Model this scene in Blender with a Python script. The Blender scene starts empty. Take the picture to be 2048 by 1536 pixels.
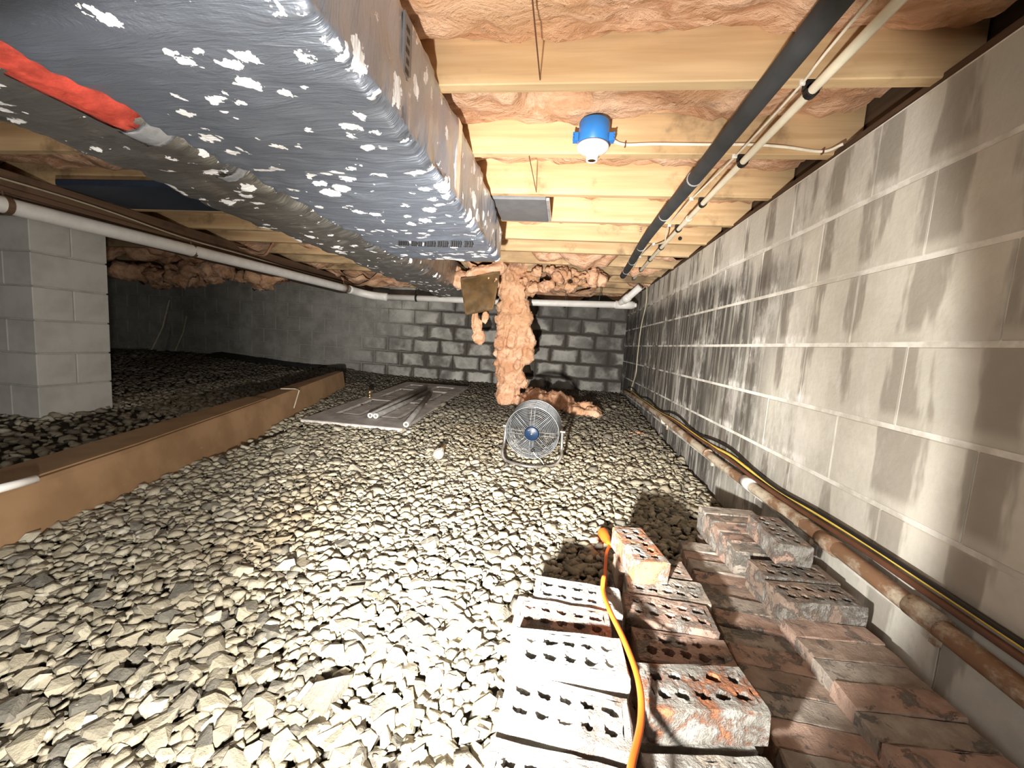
import bpy, bmesh, math, random
import numpy as np
from mathutils import Vector, Matrix, noise, Euler
random.seed(7); rng = np.random.default_rng(11)
sc = bpy.context.scene
PI = math.pi

# ------------------------------------------------------------------ camera, light, exposure
F_PX = 785.0
CAM = np.array([[0.98949388, 0.12914462, 0.06498864], [-0.07753512, 0.09462257, 0.99248923], [-0.12202526, 0.98710092, -0.10364170]])
cam_d = bpy.data.cameras.new('camera'); cam = bpy.data.objects.new('camera', cam_d); sc.collection.objects.link(cam)
cam_d.sensor_width = 36.0; cam_d.lens = 36.0 * F_PX / 2048.0; cam_d.clip_start = 0.02; cam_d.clip_end = 60
m = Matrix.Identity(4)
for i in range(3):
    m[i][0] = CAM[0][i]; m[i][1] = CAM[1][i]; m[i][2] = -CAM[2][i]
cam.matrix_world = m
sc.camera = cam
w = bpy.data.worlds.new('world'); sc.world = w; w.use_nodes = True
w.node_tree.nodes['Background'].inputs[0].default_value = (0.9, 0.85, 0.8, 1)
w.node_tree.nodes['Background'].inputs[1].default_value = 0.02
LAMP = Vector((-0.15, 0.07, -0.32))           # hand lamp held low in front of the photographer, below the frame
def spot(name, watts, half, blend, aim, radius=0.022):
    d = bpy.data.lights.new(name, 'SPOT'); d.energy = watts; d.spot_size = math.radians(2 * half); d.spot_blend = blend
    d.shadow_soft_size = radius; d.color = (1.0, 0.96, 0.89)
    o = bpy.data.objects.new(name, d); sc.collection.objects.link(o); o.location = LAMP
    o.rotation_euler = Vector(aim).to_track_quat('-Z', 'Y').to_euler(); return o
spot('lamp_spill', 24, 60, 0.12, (-0.16, 1.0, 0.03))
spot('lamp_beam', 165, 44, 1.0, (-0.06, 1.0, 0.04))
fd = bpy.data.lights.new('rear_fill', 'AREA'); fd.shape = 'DISK'; fd.size = 0.5; fd.energy = 6; fd.color = (1.0, 0.95, 0.88)  # unseen fill light, added to even out near and far brightness
fo = bpy.data.objects.new('rear_fill', fd); sc.collection.objects.link(fo); fo.location = (-0.5, -2.2, 0.1)
fo.rotation_euler = Vector((-0.1, 1.0, 0.0)).to_track_quat('-Z', 'Y').to_euler()
sc.view_settings.view_transform = 'Standard'; sc.view_settings.look = 'None'
sc.view_settings.gamma = 1.0; sc.view_settings.use_curve_mapping = False
sc.view_settings.exposure = 2.0

# ------------------------------------------------------------------ helpers
def ray(px, py):
    return CAM.T @ np.array([(px - 1024) / F_PX, -(py - 768) / F_PX, 1.0])
def U(px, py, ax, v):          # the place of a photographed point on the plane x, y or z = v
    r = ray(px, py); return Vector(r * (v / r[ax]))
def sm(a, b, t):
    t = np.clip((t - a) / (b - a), 0, 1); return t * t * (3 - 2 * t)
def gz(x, y):                  # height of the ground under the stones
    return (-0.705 + 0.10 * sm(1.7, 4.6, y) + 0.05 * sm(-2.4, -3.4, x) * sm(0.5, 2.5, y)
            + 0.06 * sm(-3.6, -5.5, x))
def link(o, parent=None):
    sc.collection.objects.link(o)
    if parent is not None: o.parent = parent
    return o
def obj(name, me, mat=None, parent=None):
    if isinstance(me, bmesh.types.BMesh):
        bm = me; me = bpy.data.meshes.new(name); bm.normal_update(); bm.to_mesh(me); bm.free()
    if mat is not None and len(me.materials) == 0: me.materials.append(mat)
    return link(bpy.data.objects.new(name, me), parent)
def tag(o, label=None, cat=None, group=None, kind=None):
    if label: o['label'] = label
    if cat: o['category'] = cat
    if group: o['group'] = group
    if kind: o['kind'] = kind
    return o
def empty(name, loc, rz=0):
    o = bpy.data.objects.new(name, None); o.location = loc; o.rotation_euler = (0, 0, rz)
    o.empty_display_size = 0.05
    return link(o)
def smooth(o, on=True):
    o.data.polygons.foreach_set('use_smooth', [on] * len(o.data.polygons)); return o
def world_child(o, root):      # mesh made in world coordinates, parented to an Empty that has a place
    o.parent = root
    o.matrix_parent_inverse = (Matrix.Translation(root.location) @ root.rotation_euler.to_matrix().to_4x4()).inverted()
    return o
def box(bm, x0, x1, y0, y1, z0, z1, mtx=None):
    vs = [bm.verts.new((x, y, z)) for z in (z0, z1) for y in (y0, y1) for x in (x0, x1)]
    if mtx is not None:
        for v in vs: v.co = mtx @ v.co
    for f in ((0, 2, 3, 1), (4, 5, 7, 6), (0, 1, 5, 4), (2, 6, 7, 3), (0, 4, 6, 2), (1, 3, 7, 5)):
        bm.faces.new([vs[i] for i in f])
    return vs
def bevel(bm, w, seg=1):
    bmesh.ops.bevel(bm, geom=bm.edges[:], offset=w, segments=seg, affect='EDGES', profile=0.5)
def catmull(pts, n=8):
    P = [Vector(p) for p in pts]; P = [P[0] * 2 - P[1]] + P + [P[-1] * 2 - P[-2]]; out = []
    for i in range(1, len(P) - 2):
        for k in range(n):
            t = k / n; a, b, c, d = P[i - 1:i + 3]
            out.append(0.5 * ((2 * b) + (c - a) * t + (2 * a - 5 * b + 4 * c - d) * t * t + (3 * b - a - 3 * c + d) * t ** 3))
    out.append(P[-2]); return out
def tube(bm, pts, r, seg=10, caps=True, closed=False):
    P = [Vector(p) for p in pts]; n = len(P); rings = []
    up = Vector((0, 0, 1)); prev = None
    for i, p in enumerate(P):
        if closed: t = (P[(i + 1) % n] - P[i - 1])
        else: t = (P[min(i + 1, n - 1)] - P[max(i - 1, 0)])
        t.normalize()
        if prev is None:
            a = t.cross(up)
            if a.length < 1e-3: a = t.cross(Vector((1, 0, 0)))
        else: a = prev - t * prev.dot(t)
        a.normalize(); prev = a; b = t.cross(a)
        rr = r[i] if isinstance(r, (list, tuple)) else r
        rings.append([bm.verts.new(p + (a * math.cos(q) + b * math.sin(q)) * rr) for q in [2 * PI * k / seg for k in range(seg)]])
    rng_ = range(n if closed else n - 1)
    for i in rng_:
        A, B = rings[i], rings[(i + 1) % n]
        for k in range(seg): bm.faces.new((A[k], A[(k + 1) % seg], B[(k + 1) % seg], B[k]))
    if caps and not closed:
        bm.faces.new(rings[0][::-1]); bm.faces.new(rings[-1])
    return rings
def hollow(bm, p0, p1, r, ri, seg=18):         # a length of pipe with a visible bore
    p0, p1 = Vector(p0), Vector(p1); t = (p1 - p0).normalized(); a = t.cross(Vector((0, 0, 1))).normalized(); b = t.cross(a)
    def ring(p, rr): return [bm.verts.new(p + (a * math.cos(q) + b * math.sin(q)) * rr) for q in [2 * PI * k / seg for k in range(seg)]]
    dp_ = min(.15, (p1 - p0).length * .45)
    R = [ring(p0 + t * dp_, ri), ring(p0, ri), ring(p0, r), ring(p1, r), ring(p1, ri), ring(p1 - t * dp_, ri)]
    for A, B in zip(R, R[1:]):
        for k in range(seg): bm.faces.new((A[k], A[(k + 1) % seg], B[(k + 1) % seg], B[k]))
def lathe(bm, prof, seg=28, mtx=None):
    rings = []
    for r, z in prof:
        ring = [bm.verts.new((r * math.cos(2 * PI * k / seg), r * math.sin(2 * PI * k / seg), z)) for k in range(seg)]
        if mtx is not None:
            for v in ring: v.co = mtx @ v.co
        rings.append(ring)
    for A, B in zip(rings, rings[1:]):
        for k in range(seg): bm.faces.new((A[k], A[(k + 1) % seg], B[(k + 1) % seg], B[k]))
    bm.faces.new(rings[0][::-1]); bm.faces.new(rings[-1])
def BM(): return bmesh.new()
def fbm(x, y, z, o=4): return noise.fractal(Vector((x, y, z)), 1.0, 2.0, o)

# ------------------------------------------------------------------ materials
class G:
    def __init__(s, name):
        s.m = bpy.data.materials.new(name); s.m.use_nodes = True; s.t = s.m.node_tree; s.n = s.t.nodes; s.l = s.t.links
        s.b = s.n['Principled BSDF']; s.out = s.n['Material Output']
    def node(s, typ, ins=None, **kw):
        n = s.n.new(typ)
        for k, v in kw.items(): setattr(n, k, v)
        for k, v in (ins or {}).items(): s.set(n.inputs[k], v)
        return n
    def set(s, sock, v):
        if isinstance(v, bpy.types.NodeSocket): s.l.new(v, sock)
        elif isinstance(v, (tuple, list)) and len(v) == 3 and sock.type == 'RGBA': sock.default_value = (*v, 1)
        else: sock.default_value = v
    def pos(s): return s.node('ShaderNodeNewGeometry').outputs['Position']
    def objc(s): return s.node('ShaderNodeTexCoord').outputs['Object']
    def map(s, v, sc_=(1, 1, 1), loc=(0, 0, 0), rot=(0, 0, 0)):
        return s.node('ShaderNodeMapping', {'Vector': v, 'Scale': sc_, 'Location': loc, 'Rotation': rot}).outputs[0]
    def noise(s, v, scale=5, detail=4, rough=0.55, dist=0.0, col=False):
        n = s.node('ShaderNodeTexNoise', {'Vector': v, 'Scale': scale, 'Detail': detail, 'Roughness': rough, 'Distortion': dist})
        return n.outputs['Color' if col else 'Fac']
    def vor(s, v, scale=5, feat='F1', out='Distance', rnd=1.0):
        n = s.node('ShaderNodeTexVoronoi', {'Vector': v, 'Scale': scale, 'Randomness': rnd}, feature=feat); return n.outputs[out]
    def math(s, op, a, b=0.5, c=None, clamp=False):
        n = s.node('ShaderNodeMath', operation=op); n.use_clamp = clamp
        s.set(n.inputs[0], a); s.set(n.inputs[1], b)
        if c is not None: s.set(n.inputs[2], c)
        return n.outputs[0]
    def ramp(s, f, lo, hi, a=0.0, b=1.0):
        n = s.node('ShaderNodeMapRange', {'Value': f, 'From Min': lo, 'From Max': hi, 'To Min': a, 'To Max': b}, interpolation_type='SMOOTHSTEP')
        return n.outputs[0]
    def mix(s, f, a, b, mode='MIX'):
        n = s.node('ShaderNodeMix', data_type='RGBA', blend_type=mode)
        s.set(n.inputs[0], f); s.set(n.inputs[6], a); s.set(n.inputs[7], b); return n.outputs[2]
    def sep(s, v): return s.node('ShaderNodeSeparateXYZ', {'Vector': v}).outputs
    def bump(s, h, strength=0.5, dist=0.01, prev=None):
        n = s.node('ShaderNodeBump', {'Height': h, 'Strength': strength, 'Distance': dist})
        if prev is not None: s.l.new(prev, n.inputs['Normal'])
        return n.outputs[0]
    def done(s, col, rough=0.8, metal=0.0, normal=None, **kw):
        s.set(s.b.inputs['Base Color'], col); s.set(s.b.inputs['Roughness'], rough); s.set(s.b.inputs['Metallic'], metal)
        if normal is not None: s.l.new(normal, s.b.inputs['Normal'])
        for k, v in kw.items(): s.set(s.b.inputs[k], v)
        return s.m

def plain(name, col, rough=0.6, metal=0.0, var=0.12, scale=14, bstr=0.15, **kw):
    g = G(name); p = g.objc(); n = g.noise(p, scale, 5)
    c = g.mix(g.ramp(n, 0.35, 0.65), [x * (1 - var) for x in col], [min(1, x * (1 + var)) for x in col])
    return g.done(c, rough, metal, g.bump(g.noise(p, scale * 5, 3), bstr, 0.003), **kw)

def m_stone(name, attr):
    g = G(name); p = g.pos()
    if attr: r = g.node('ShaderNodeAttribute', attribute_name='tint').outputs['Fac']
    else: r = g.node('ShaderNodeObjectInfo').outputs['Random']
    cr = g.node('ShaderNodeValToRGB', {'Fac': r}); e = cr.color_ramp.elements
    e[0].position = 0; e[0].color = (.09, .085, .07, 1); e[1].position = 1; e[1].color = (.54, .51, .42, 1)
    for q, c in ((.18, (.16, .148, .12)), (.4, (.27, .24, .175)), (.62, (.365, .325, .235)), (.85, (.43, .39, .29))):
        x = e.new(q); x.color = (*c, 1)
    n = g.noise(p, 55, 5, 0.65); n2 = g.noise(p, 220, 3)
    c = g.mix(g.ramp(n, .42, .72, 0, .5), cr.outputs[0], (.26, .23, .18))
    big = g.noise(p, 1.3, 3)
    c = g.mix(g.ramp(big, .52, .68, 0, .35), c, (.62, .44, .22), 'MULTIPLY')
    sp = g.sep(p)                                         # shade painted into the stone colour towards the back wall
    far_shade = g.math('MULTIPLY', g.ramp(sp[1], 2.2, 3.7), g.ramp(g.noise(p, 2.4, 3), .25, .6, .5, 1))
    c = g.mix(g.math('MULTIPLY', far_shade, .90), c, (.075, .065, .05))
    return g.done(c, .88, 0, g.bump(g.math('ADD', n, g.math('MULTIPLY', n2, .4)), .7, .004))
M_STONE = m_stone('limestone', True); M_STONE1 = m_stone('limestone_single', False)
def m_soil():
    g = G('dark_grit'); p = g.pos(); n = g.noise(p, 40, 6, .7)
    c = g.mix(n, (.035, .028, .02), (.13, .105, .075))
    return g.done(c, .95, 0, g.bump(g.vor(p, 60), .8, .01))
M_SOIL = m_soil()

def m_block_right():
    g = G('painted_block_right'); p = g.pos(); s = g.sep(p)
    n1 = g.noise(p, 3.2, 5, .6); n2 = g.noise(p, 60, 4)
    base = g.mix(g.ramp(n1, .35, .68), (.60, .575, .50), (.82, .79, .70))
    base = g.mix(g.ramp(g.noise(p, 1.1, 3), .4, .65, 0, .5), base, (.58, .56, .51))
    # damp ovals where the cores of the blocks are
    per = g.math('SINE', g.math('MULTIPLY', s[1], 2 * PI / .1985))
    st = g.noise(g.map(p, (1, 7.0, 1.3)), 1.5, 4, .6)
    core = g.math('ADD', g.math('MULTIPLY', per, .10), st)
    cf = g.math('MULTIPLY', g.ramp(core, .50, .60), g.ramp(s[1], .9, 2.4, .6, .9))
    zf = g.math('FRACT', g.math('DIVIDE', g.math('ADD', s[2], 1.0 - .0585 + .0), .2032))
    # (distance to the bed joint, 0 at the joint)
    zd = g.math('ABSOLUTE', g.math('SUBTRACT', zf, .5)); edge = g.ramp(zd, .34, .5)
    cf = g.math('MULTIPLY', cf, g.math('SUBTRACT', 1, g.math('MULTIPLY', edge, .75)))
    c = g.mix(cf, base, (.24, .205, .165))
    # darker stained far part with running streaks
    streak = g.noise(g.map(p, (1, 22, .9)), 1.4, 4, .65)
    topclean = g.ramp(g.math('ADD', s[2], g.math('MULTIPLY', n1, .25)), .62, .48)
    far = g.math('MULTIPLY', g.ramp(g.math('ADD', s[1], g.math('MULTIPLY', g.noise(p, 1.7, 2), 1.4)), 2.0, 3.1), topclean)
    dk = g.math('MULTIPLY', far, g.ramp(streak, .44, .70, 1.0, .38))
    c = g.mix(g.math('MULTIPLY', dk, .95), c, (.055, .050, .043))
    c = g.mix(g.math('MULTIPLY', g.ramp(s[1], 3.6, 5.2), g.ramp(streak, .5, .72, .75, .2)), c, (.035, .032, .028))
    # white salts: patches and runs
    salt = g.math('MULTIPLY', g.ramp(g.noise(g.map(p, (1, 2.4, 1.0)), 3.3, 6, .72), .50, .64), g.ramp(edge, -.2, 1, .35, 1))
    salt = g.math('MULTIPLY', salt, g.ramp(s[1], .8, 1.5))
    c = g.mix(g.math('MULTIPLY', salt, .85), c, (.90, .88, .84))
    return g.done(c, .9, 0, g.bump(g.math('ADD', n2, g.math('MULTIPLY', n1, .5)), .35, .004))
M_BR = m_block_right()
def m_mortar():
    g = G('pale_mortar'); p = g.pos(); s = g.sep(p); n = g.noise(p, 9, 5, .65)
    c = g.mix(g.ramp(n, .35, .6), (.62, .59, .52), (.92, .90, .84))
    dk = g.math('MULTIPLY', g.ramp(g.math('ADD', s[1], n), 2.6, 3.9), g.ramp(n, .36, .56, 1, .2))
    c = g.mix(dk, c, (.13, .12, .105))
    return g.done(c, .92, 0, g.bump(n, .6, .004))
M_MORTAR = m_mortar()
def m_block_back():
    g = G('stained_block_back'); p = g.pos(); o = g.objc(); s = g.sep(p); q = g.sep(o)
    n = g.noise(p, 4.5, 5, .65); n2 = g.noise(p, 50, 4)
    base = g.mix(g.ramp(n, .35, .65), (.31, .30, .275), (.52, .51, .47))
    base = g.mix(g.ramp(g.math('ADD', s[0], n), -2.6, -1.6, .5, 0), base, (.17, .165, .15))  # left end darkened in the colour, standing in for weaker lamplight
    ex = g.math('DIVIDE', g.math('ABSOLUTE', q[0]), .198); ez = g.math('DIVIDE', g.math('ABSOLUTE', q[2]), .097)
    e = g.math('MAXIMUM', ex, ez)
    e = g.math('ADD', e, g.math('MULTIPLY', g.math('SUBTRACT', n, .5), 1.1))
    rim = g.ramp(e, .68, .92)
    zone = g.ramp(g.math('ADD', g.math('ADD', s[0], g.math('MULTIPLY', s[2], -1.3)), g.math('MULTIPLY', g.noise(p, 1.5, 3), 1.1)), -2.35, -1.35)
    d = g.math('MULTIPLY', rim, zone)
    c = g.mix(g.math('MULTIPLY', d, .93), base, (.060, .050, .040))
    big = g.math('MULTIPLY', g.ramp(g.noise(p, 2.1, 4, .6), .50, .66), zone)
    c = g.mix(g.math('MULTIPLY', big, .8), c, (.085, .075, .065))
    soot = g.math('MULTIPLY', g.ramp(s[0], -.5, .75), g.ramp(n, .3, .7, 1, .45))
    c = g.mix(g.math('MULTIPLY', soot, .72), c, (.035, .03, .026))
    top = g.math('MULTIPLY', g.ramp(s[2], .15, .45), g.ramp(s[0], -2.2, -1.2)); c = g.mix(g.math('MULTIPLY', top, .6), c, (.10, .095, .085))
    return g.done(c, .93, 0, g.bump(g.math('ADD', n2, n), .4, .005))
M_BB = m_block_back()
def m_mortar_back():
    g = G('dark_mortar'); p = g.pos(); s = g.sep(p); n = g.noise(p, 7, 4)
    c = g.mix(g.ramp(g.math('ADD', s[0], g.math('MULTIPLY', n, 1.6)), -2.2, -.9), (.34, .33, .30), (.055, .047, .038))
    return g.done(c, .95, 0, g.bump(n, .5, .004))
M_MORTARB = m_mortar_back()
M_PIER = plain('pier_block', (.60, .59, .55), .9, var=.10, scale=5)
M_PIERM = plain('pier_mortar', (.50, .49, .455), .93)

def m_wood(name, a, b, ax=0, dirt=.5):
    g = G(name); p = g.pos(); sc_ = [26, 26, 26]; sc_[ax] = 1.1
    n = g.noise(g.map(p, tuple(sc_)), 1, 5, .6, .4); n2 = g.noise(p, 5, 5, .65)
    w_ = g.node('ShaderNodeTexWave', {'Vector': g.map(p, tuple(x * .7 for x in sc_)), 'Scale': 1.1, 'Distortion': 5, 'Detail': 3}).outputs['Fac']
    c = g.mix(g.ramp(n, .3, .7), a, b); c = g.mix(g.math('MULTIPLY', w_, .16), c, [x * .6 for x in a])
    c = g.mix(g.math('MULTIPLY', g.ramp(n2, .52, .72), dirt), c, [x * .38 for x in a])
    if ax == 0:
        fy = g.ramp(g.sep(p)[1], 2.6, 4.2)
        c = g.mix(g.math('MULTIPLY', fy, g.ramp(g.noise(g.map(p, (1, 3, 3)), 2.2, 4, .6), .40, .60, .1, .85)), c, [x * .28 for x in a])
    return g.done(c, .75, 0, g.bump(n, .3, .003))
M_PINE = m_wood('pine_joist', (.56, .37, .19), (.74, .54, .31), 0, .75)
M_GIRDER = m_wood('dark_girder', (.13, .075, .045), (.20, .12, .07), 1, .6)
M_SILL = m_wood('dark_sill', (.06, .035, .02), (.12, .07, .04), 1, .6)
M_DECK = m_wood('subfloor', (.30, .18, .10), (.42, .27, .15), 1, .5)
def m_insul(name='pink_fiberglass', k=1.0):
    g = G(name); p = g.pos(); n = g.noise(g.map(p, (1, 1.6, 1.6)), 6, 7, .68, .9); n2 = g.noise(p, 45, 5, .7); n3 = g.noise(p, 1.7, 4, .6)
    c = g.mix(g.ramp(n, .36, .62), (.62, .32, .175), (.94, .60, .40))
    c = g.mix(g.ramp(n3, .50, .64, 0, .45), c, (.72, .42, .22))
    c = g.mix(g.ramp(g.noise(g.map(p, (1, 2.5, 2)), 2.3, 5, .7), .56, .70, 0, .8 * k), c, (.22, .135, .10))
    return g.done(c, .97, 0, g.bump(g.math('ADD', n, g.math('MULTIPLY', n2, .35)), .9, .03))
M_INS = m_insul()
M_KRAFT = plain('kraft_paper', (.24, .145, .06), .6, var=.3, scale=9, bstr=.5)

def m_foil(name, col, rough, flake=1.0, metal=.85):
    g = G(name); p = g.pos(); 
    d = g.noise(p, 14, 4, .7, 0, True)
    wp = g.node('ShaderNodeVectorMath', {0: p, 1: g.node('ShaderNodeVectorMath', {0: d, 1: (.075, .075, .075)}, operation='MULTIPLY').outputs[0]}, operation='ADD').outputs[0]
    v = g.node('ShaderNodeTexVoronoi', {'Vector': g.map(wp, (1.0, 1.35, 1.0)), 'Scale': 17.5, 'Randomness': 1.0})
    rad = g.node('ShaderNodeSeparateColor', {0: v.outputs['Color']}).outputs[0]
    zone = g.ramp(g.noise(p, 2.3, 3), .36, .55, .35, 1.0)
    thr = g.math('MULTIPLY', g.math('MULTIPLY', g.math('SUBTRACT', rad, .30), .85 * flake), zone)
    dist = g.math('ADD', v.outputs['Distance'], g.math('MULTIPLY', g.math('SUBTRACT', g.noise(p, 70, 4, .75), .5), .55))
    mask = g.math('LESS_THAN', dist, thr)
    wr = g.noise(g.map(p, (1.4, 9.0, 1.4)), 1.6, 6, .62, .8); sc1 = g.noise(p, 120, 2)
    n = g.noise(p, 3.0, 4)
    c = g.mix(g.ramp(n, .3, .7), [x * .85 for x in col], col); c = g.mix(mask, c, (.93, .92, .93))
    grid = g.math('ADD', g.math('POWER', g.math('ABSOLUTE', g.math('SINE', g.math('MULTIPLY', g.sep(p)[0], 380))), 8.0),
                  g.math('POWER', g.math('ABSOLUTE', g.math('SINE', g.math('MULTIPLY', g.sep(p)[1], 380))), 8.0))
    b1 = g.bump(wr, .55, .03); b2 = g.bump(g.math('ADD', g.math('MULTIPLY', grid, .10), g.math('MULTIPLY', sc1, .4)), .25, .003, b1)
    return g.done(c, g.mix(mask, (rough,) * 3, (.8,) * 3), g.mix(mask, (metal,) * 3, (0, 0, 0)), b2)
M_FOIL = m_foil('foil_wrap_blue', (.50, .57, .71), .42)
M_FOIL2 = m_foil('foil_wrap_dull', (.44, .43, .41), .38, .9)
M_TAPE = plain('silver_tape', (.80, .82, .86), .38, .7, var=.15, scale=20, bstr=.5)
M_REDTAPE = plain('red_plastic', (.85, .13, .09), .28, 0, var=.3, scale=18, bstr=.8)
M_GREYSHEET = plain('grey_sheet', (.22, .225, .24), .55, .35, var=.08)
M_BLUESHEET = plain('dark_blue_sheet', (.035, .055, .095), .5, .3, var=.1)
M_PVC = plain('white_pvc', (.86, .84, .80), .42, var=.05, bstr=.05)
M_CPVC = plain('cream_pvc', (.92, .84, .66), .38, var=.05, bstr=.05)
M_GREYPIPE = plain('grey_foam', (.045, .047, .05), .75, var=.15)
M_BLACK = plain('black_plastic', (.012, .011, .011), .5)
M_TIE = plain('pale_tie', (.45, .45, .46), .5)
M_CABLE = plain('white_cable', (.88, .82, .68), .5)
M_BROWNC = plain('brown_cable', (.14, .06, .035), .45)
M_YELLOW = plain('yellow_cable', (.85, .62, .12), .45)
M_ORANGE = plain('orange_rubber', (1.0, .17, .02), .42, var=.05, bstr=.05)
M_BLUEBOX = plain('blue_plastic', (.03, .20, .58), .4, var=.05, bstr=.05)
M_PORC = plain('white_porcelain', (.88, .89, .92), .22, var=.03, bstr=.02)
M_STEEL = plain('galvanised_wire', (.26, .27, .28), .45, .6, var=.1, bstr=.05)
M_CHROME = plain('dull_chrome', (.68, .66, .62), .25, .9, var=.1, bstr=.05)
M_BLUEHUB = plain('navy_badge', (.004, .02, .055), .45, var=.1, bstr=.05)
M_DOOR = plain('dusty_door_paint', (.36, .335, .31), .7, var=.22, scale=7, bstr=.3)
M_DOOREDGE = plain('door_edge_white', (.62, .57, .53), .7, var=.2, scale=20)
M_BRASS = plain('brass', (.9, .75, .45), .18, 1.0, var=.05, bstr=.02)
M_DPIPE = plain('dusty_pvc', (.20, .19, .175), .6, var=.2)
M_BLACKPLY = plain('black_sheeting', (.012, .013, .014), .45, var=.3, bstr=.5)
M_STICK = plain('pale_stick', (.50, .45, .33), .7)
def m_brown():
    g = G('brown_board'); p = g.pos(); n = g.noise(p, 5, 5, .6)
    c = g.mix(g.ramp(n, .35, .65), (.27, .16, .08), (.36, .22, .115))
    c = g.mix(g.ramp(g.noise(g.map(p, (4, 1, 6)), 7, 5, .8), .66, .72, 0, .6), c, (.66, .50, .34))
    return g.done(c, .6, 0, g.bump(n, .2, .003))
M_BROWN = m_brown()
def m_rustpipe():
    g = G('stained_pipe'); p = g.pos(); n = g.noise(g.map(p, (3, 2.2, 3)), 3.2, 6, .7)
    c = g.mix(g.ramp(n, .42, .60), (.62, .55, .43), (.26, .145, .08))
    c = g.mix(g.ramp(g.noise(p, 60, 4, .8), .62, .68), c, (.20, .12, .06))
    return g.done(c, .6, 0, g.bump(n, .3, .003))
M_RUST = m_rustpipe()
def m_brick():
    g = G('used_brick'); o = g.objc(); oi = g.node('ShaderNodeObjectInfo'); 
    off = g.node('ShaderNodeVectorMath', {0: o, 1: oi.outputs['Random']}, operation='ADD').outputs[0]
    rv = g.node('ShaderNodeCombineXYZ', {0: g.math('MULTIPLY', oi.outputs['Random'], 37.0), 1: g.math('MULTIPLY', oi.outputs['Random'], 91.0)}).outputs[0]
    v = g.node('ShaderNodeVectorMath', {0: o, 1: rv}, operation='ADD').outputs[0]
    n = g.noise(v, 16, 6, .68, .5); f = g.noise(v, 160, 5, .75)
    amt = oi.outputs['Alpha']
    mort = g.ramp(g.math('ADD', g.math('ADD', n, g.math('MULTIPLY', g.math('SUBTRACT', f, .5), .25)), g.math('MULTIPLY', g.math('SUBTRACT', amt, .5), .55)), .44, .58)
    br = g.mix(g.ramp(g.noise(v, 30, 4), .35, .65), g.mix(.35, oi.outputs['Color'], (.12, .08, .06)), oi.outputs['Color'])
    mc = g.mix(g.ramp(g.noise(v, 22, 4), .35, .65), (.42, .395, .35), (.66, .63, .58))
    c = g.mix(mort, br, mc)
    f2 = g.noise(v, 75, 4, .7); h = g.math('ADD', g.math('MULTIPLY', g.math('ADD', f, f2), g.math('ADD', g.math('MULTIPLY', mort, .8), .35)), g.math('MULTIPLY', mort, .5))
    return g.done(c, .93, 0, g.bump(h, 1.0, .008))
M_BRICK = m_brick()

# ------------------------------------------------------------------ floor
def grid_mesh(xs, ys, fz):
    nx, ny = len(xs), len(ys)
    X, Y = np.meshgrid(xs, ys); Z = fz(X, Y)
    v = np.stack([X.ravel(), Y.ravel(), Z.ravel()], 1)
    f = [(j * nx + i, j * nx + i + 1, (j + 1) * nx + i + 1, (j + 1) * nx + i) for j in range(ny - 1) for i in range(nx - 1)]
    me = bpy.data.meshes.new('grid'); me.from_pydata(v.tolist(), [], f); me.update(); return me
WX, BY, LX, RY = 0.82, 5.5, -7.6, -2.6       # right wall, back wall, left wall, rear limit
floor = tag(obj('floor', grid_mesh(np.linspace(LX, WX + .3, 70), np.linspace(RY, BY + .3, 70), lambda X, Y: gz(X, Y) - .012), M_SOIL), kind='structure')
# angular stone shapes
def stone_template(seed):
    r = random.Random(seed); bm = BM()
    sx, sy, sz = 1.0, r.uniform(.62, .9), r.uniform(.36, .6)
    for _ in range(r.randint(11, 15)):
        d = Vector((r.gauss(0, 1), r.gauss(0, 1), r.gauss(0, 1))).normalized() * r.uniform(.82, 1.1)
        bm.verts.new((d.x * sx * .5, d.y * sy * .5, d.z * sz * .5))
    res = bmesh.ops.convex_hull(bm, input=bm.verts[:])
    bmesh.ops.delete(bm, geom=[v for v in bm.verts if not v.link_faces], context='VERTS')
    bmesh.ops.triangulate(bm, faces=bm.faces[:]); bm.normal_update()
    return bm
tmpl = []
for s in range(24):
    bm = stone_template(s); bm.verts.ensure_lookup_table()
    V = np.array([v.co[:] for v in bm.verts]); Fc = np.array([[v.index for v in f.verts] for f in bm.faces])
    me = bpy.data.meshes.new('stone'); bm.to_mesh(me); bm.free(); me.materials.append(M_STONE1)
    tmpl.append((V, Fc, me))
def scatter(x0, x1, y0, y1, cell):
    nx, ny = int((x1 - x0) / cell), int((y1 - y0) / cell)
    gx, gy = np.meshgrid(np.arange(nx), np.arange(ny))
    x = x0 + (gx.ravel() + rng.uniform(0, 1, nx * ny)) * cell; y = y0 + (gy.ravel() + rng.uniform(0, 1, nx * ny)) * cell
    return np.stack([x, y], 1)
parts = [(scatter(-1.75, .80, .28, 2.4, .0185), .031, .007), (scatter(-1.75, .80, .28, 2.4, .029), .042, .015),
         (scatter(-3.4, .80, 2.4, 5.45, .027), .037, .008), (scatter(-3.4, .80, 2.4, 5.45, .05), .044, .016),
         (scatter(-6.6, -1.75, 1.4, 5.45, .05), .052, .008), (scatter(-1.7, .8, -.6, .28, .045), .045, .006)]
P, S, H = [], [], []
for a, s, h in parts:
    P.append(a); S.append(s * rng.lognormal(0, .27, len(a))); H.append(h + rng.uniform(-.004, .006, len(a)))
P = np.concatenate(P); S = np.concatenate(S); H = np.concatenate(H)
def beam_x(y): return np.interp(y, [.2, .874, 1.39, 2.4, 4.1], [-1.44, -1.55, -1.67, -1.91, -2.33])
keep = ~((P[:, 0] < beam_x(P[:, 1]) - .01) & (P[:, 0] > beam_x(P[:, 1]) - .14) & (P[:, 1] < 4.1) & (P[:, 1] > .1))
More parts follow.
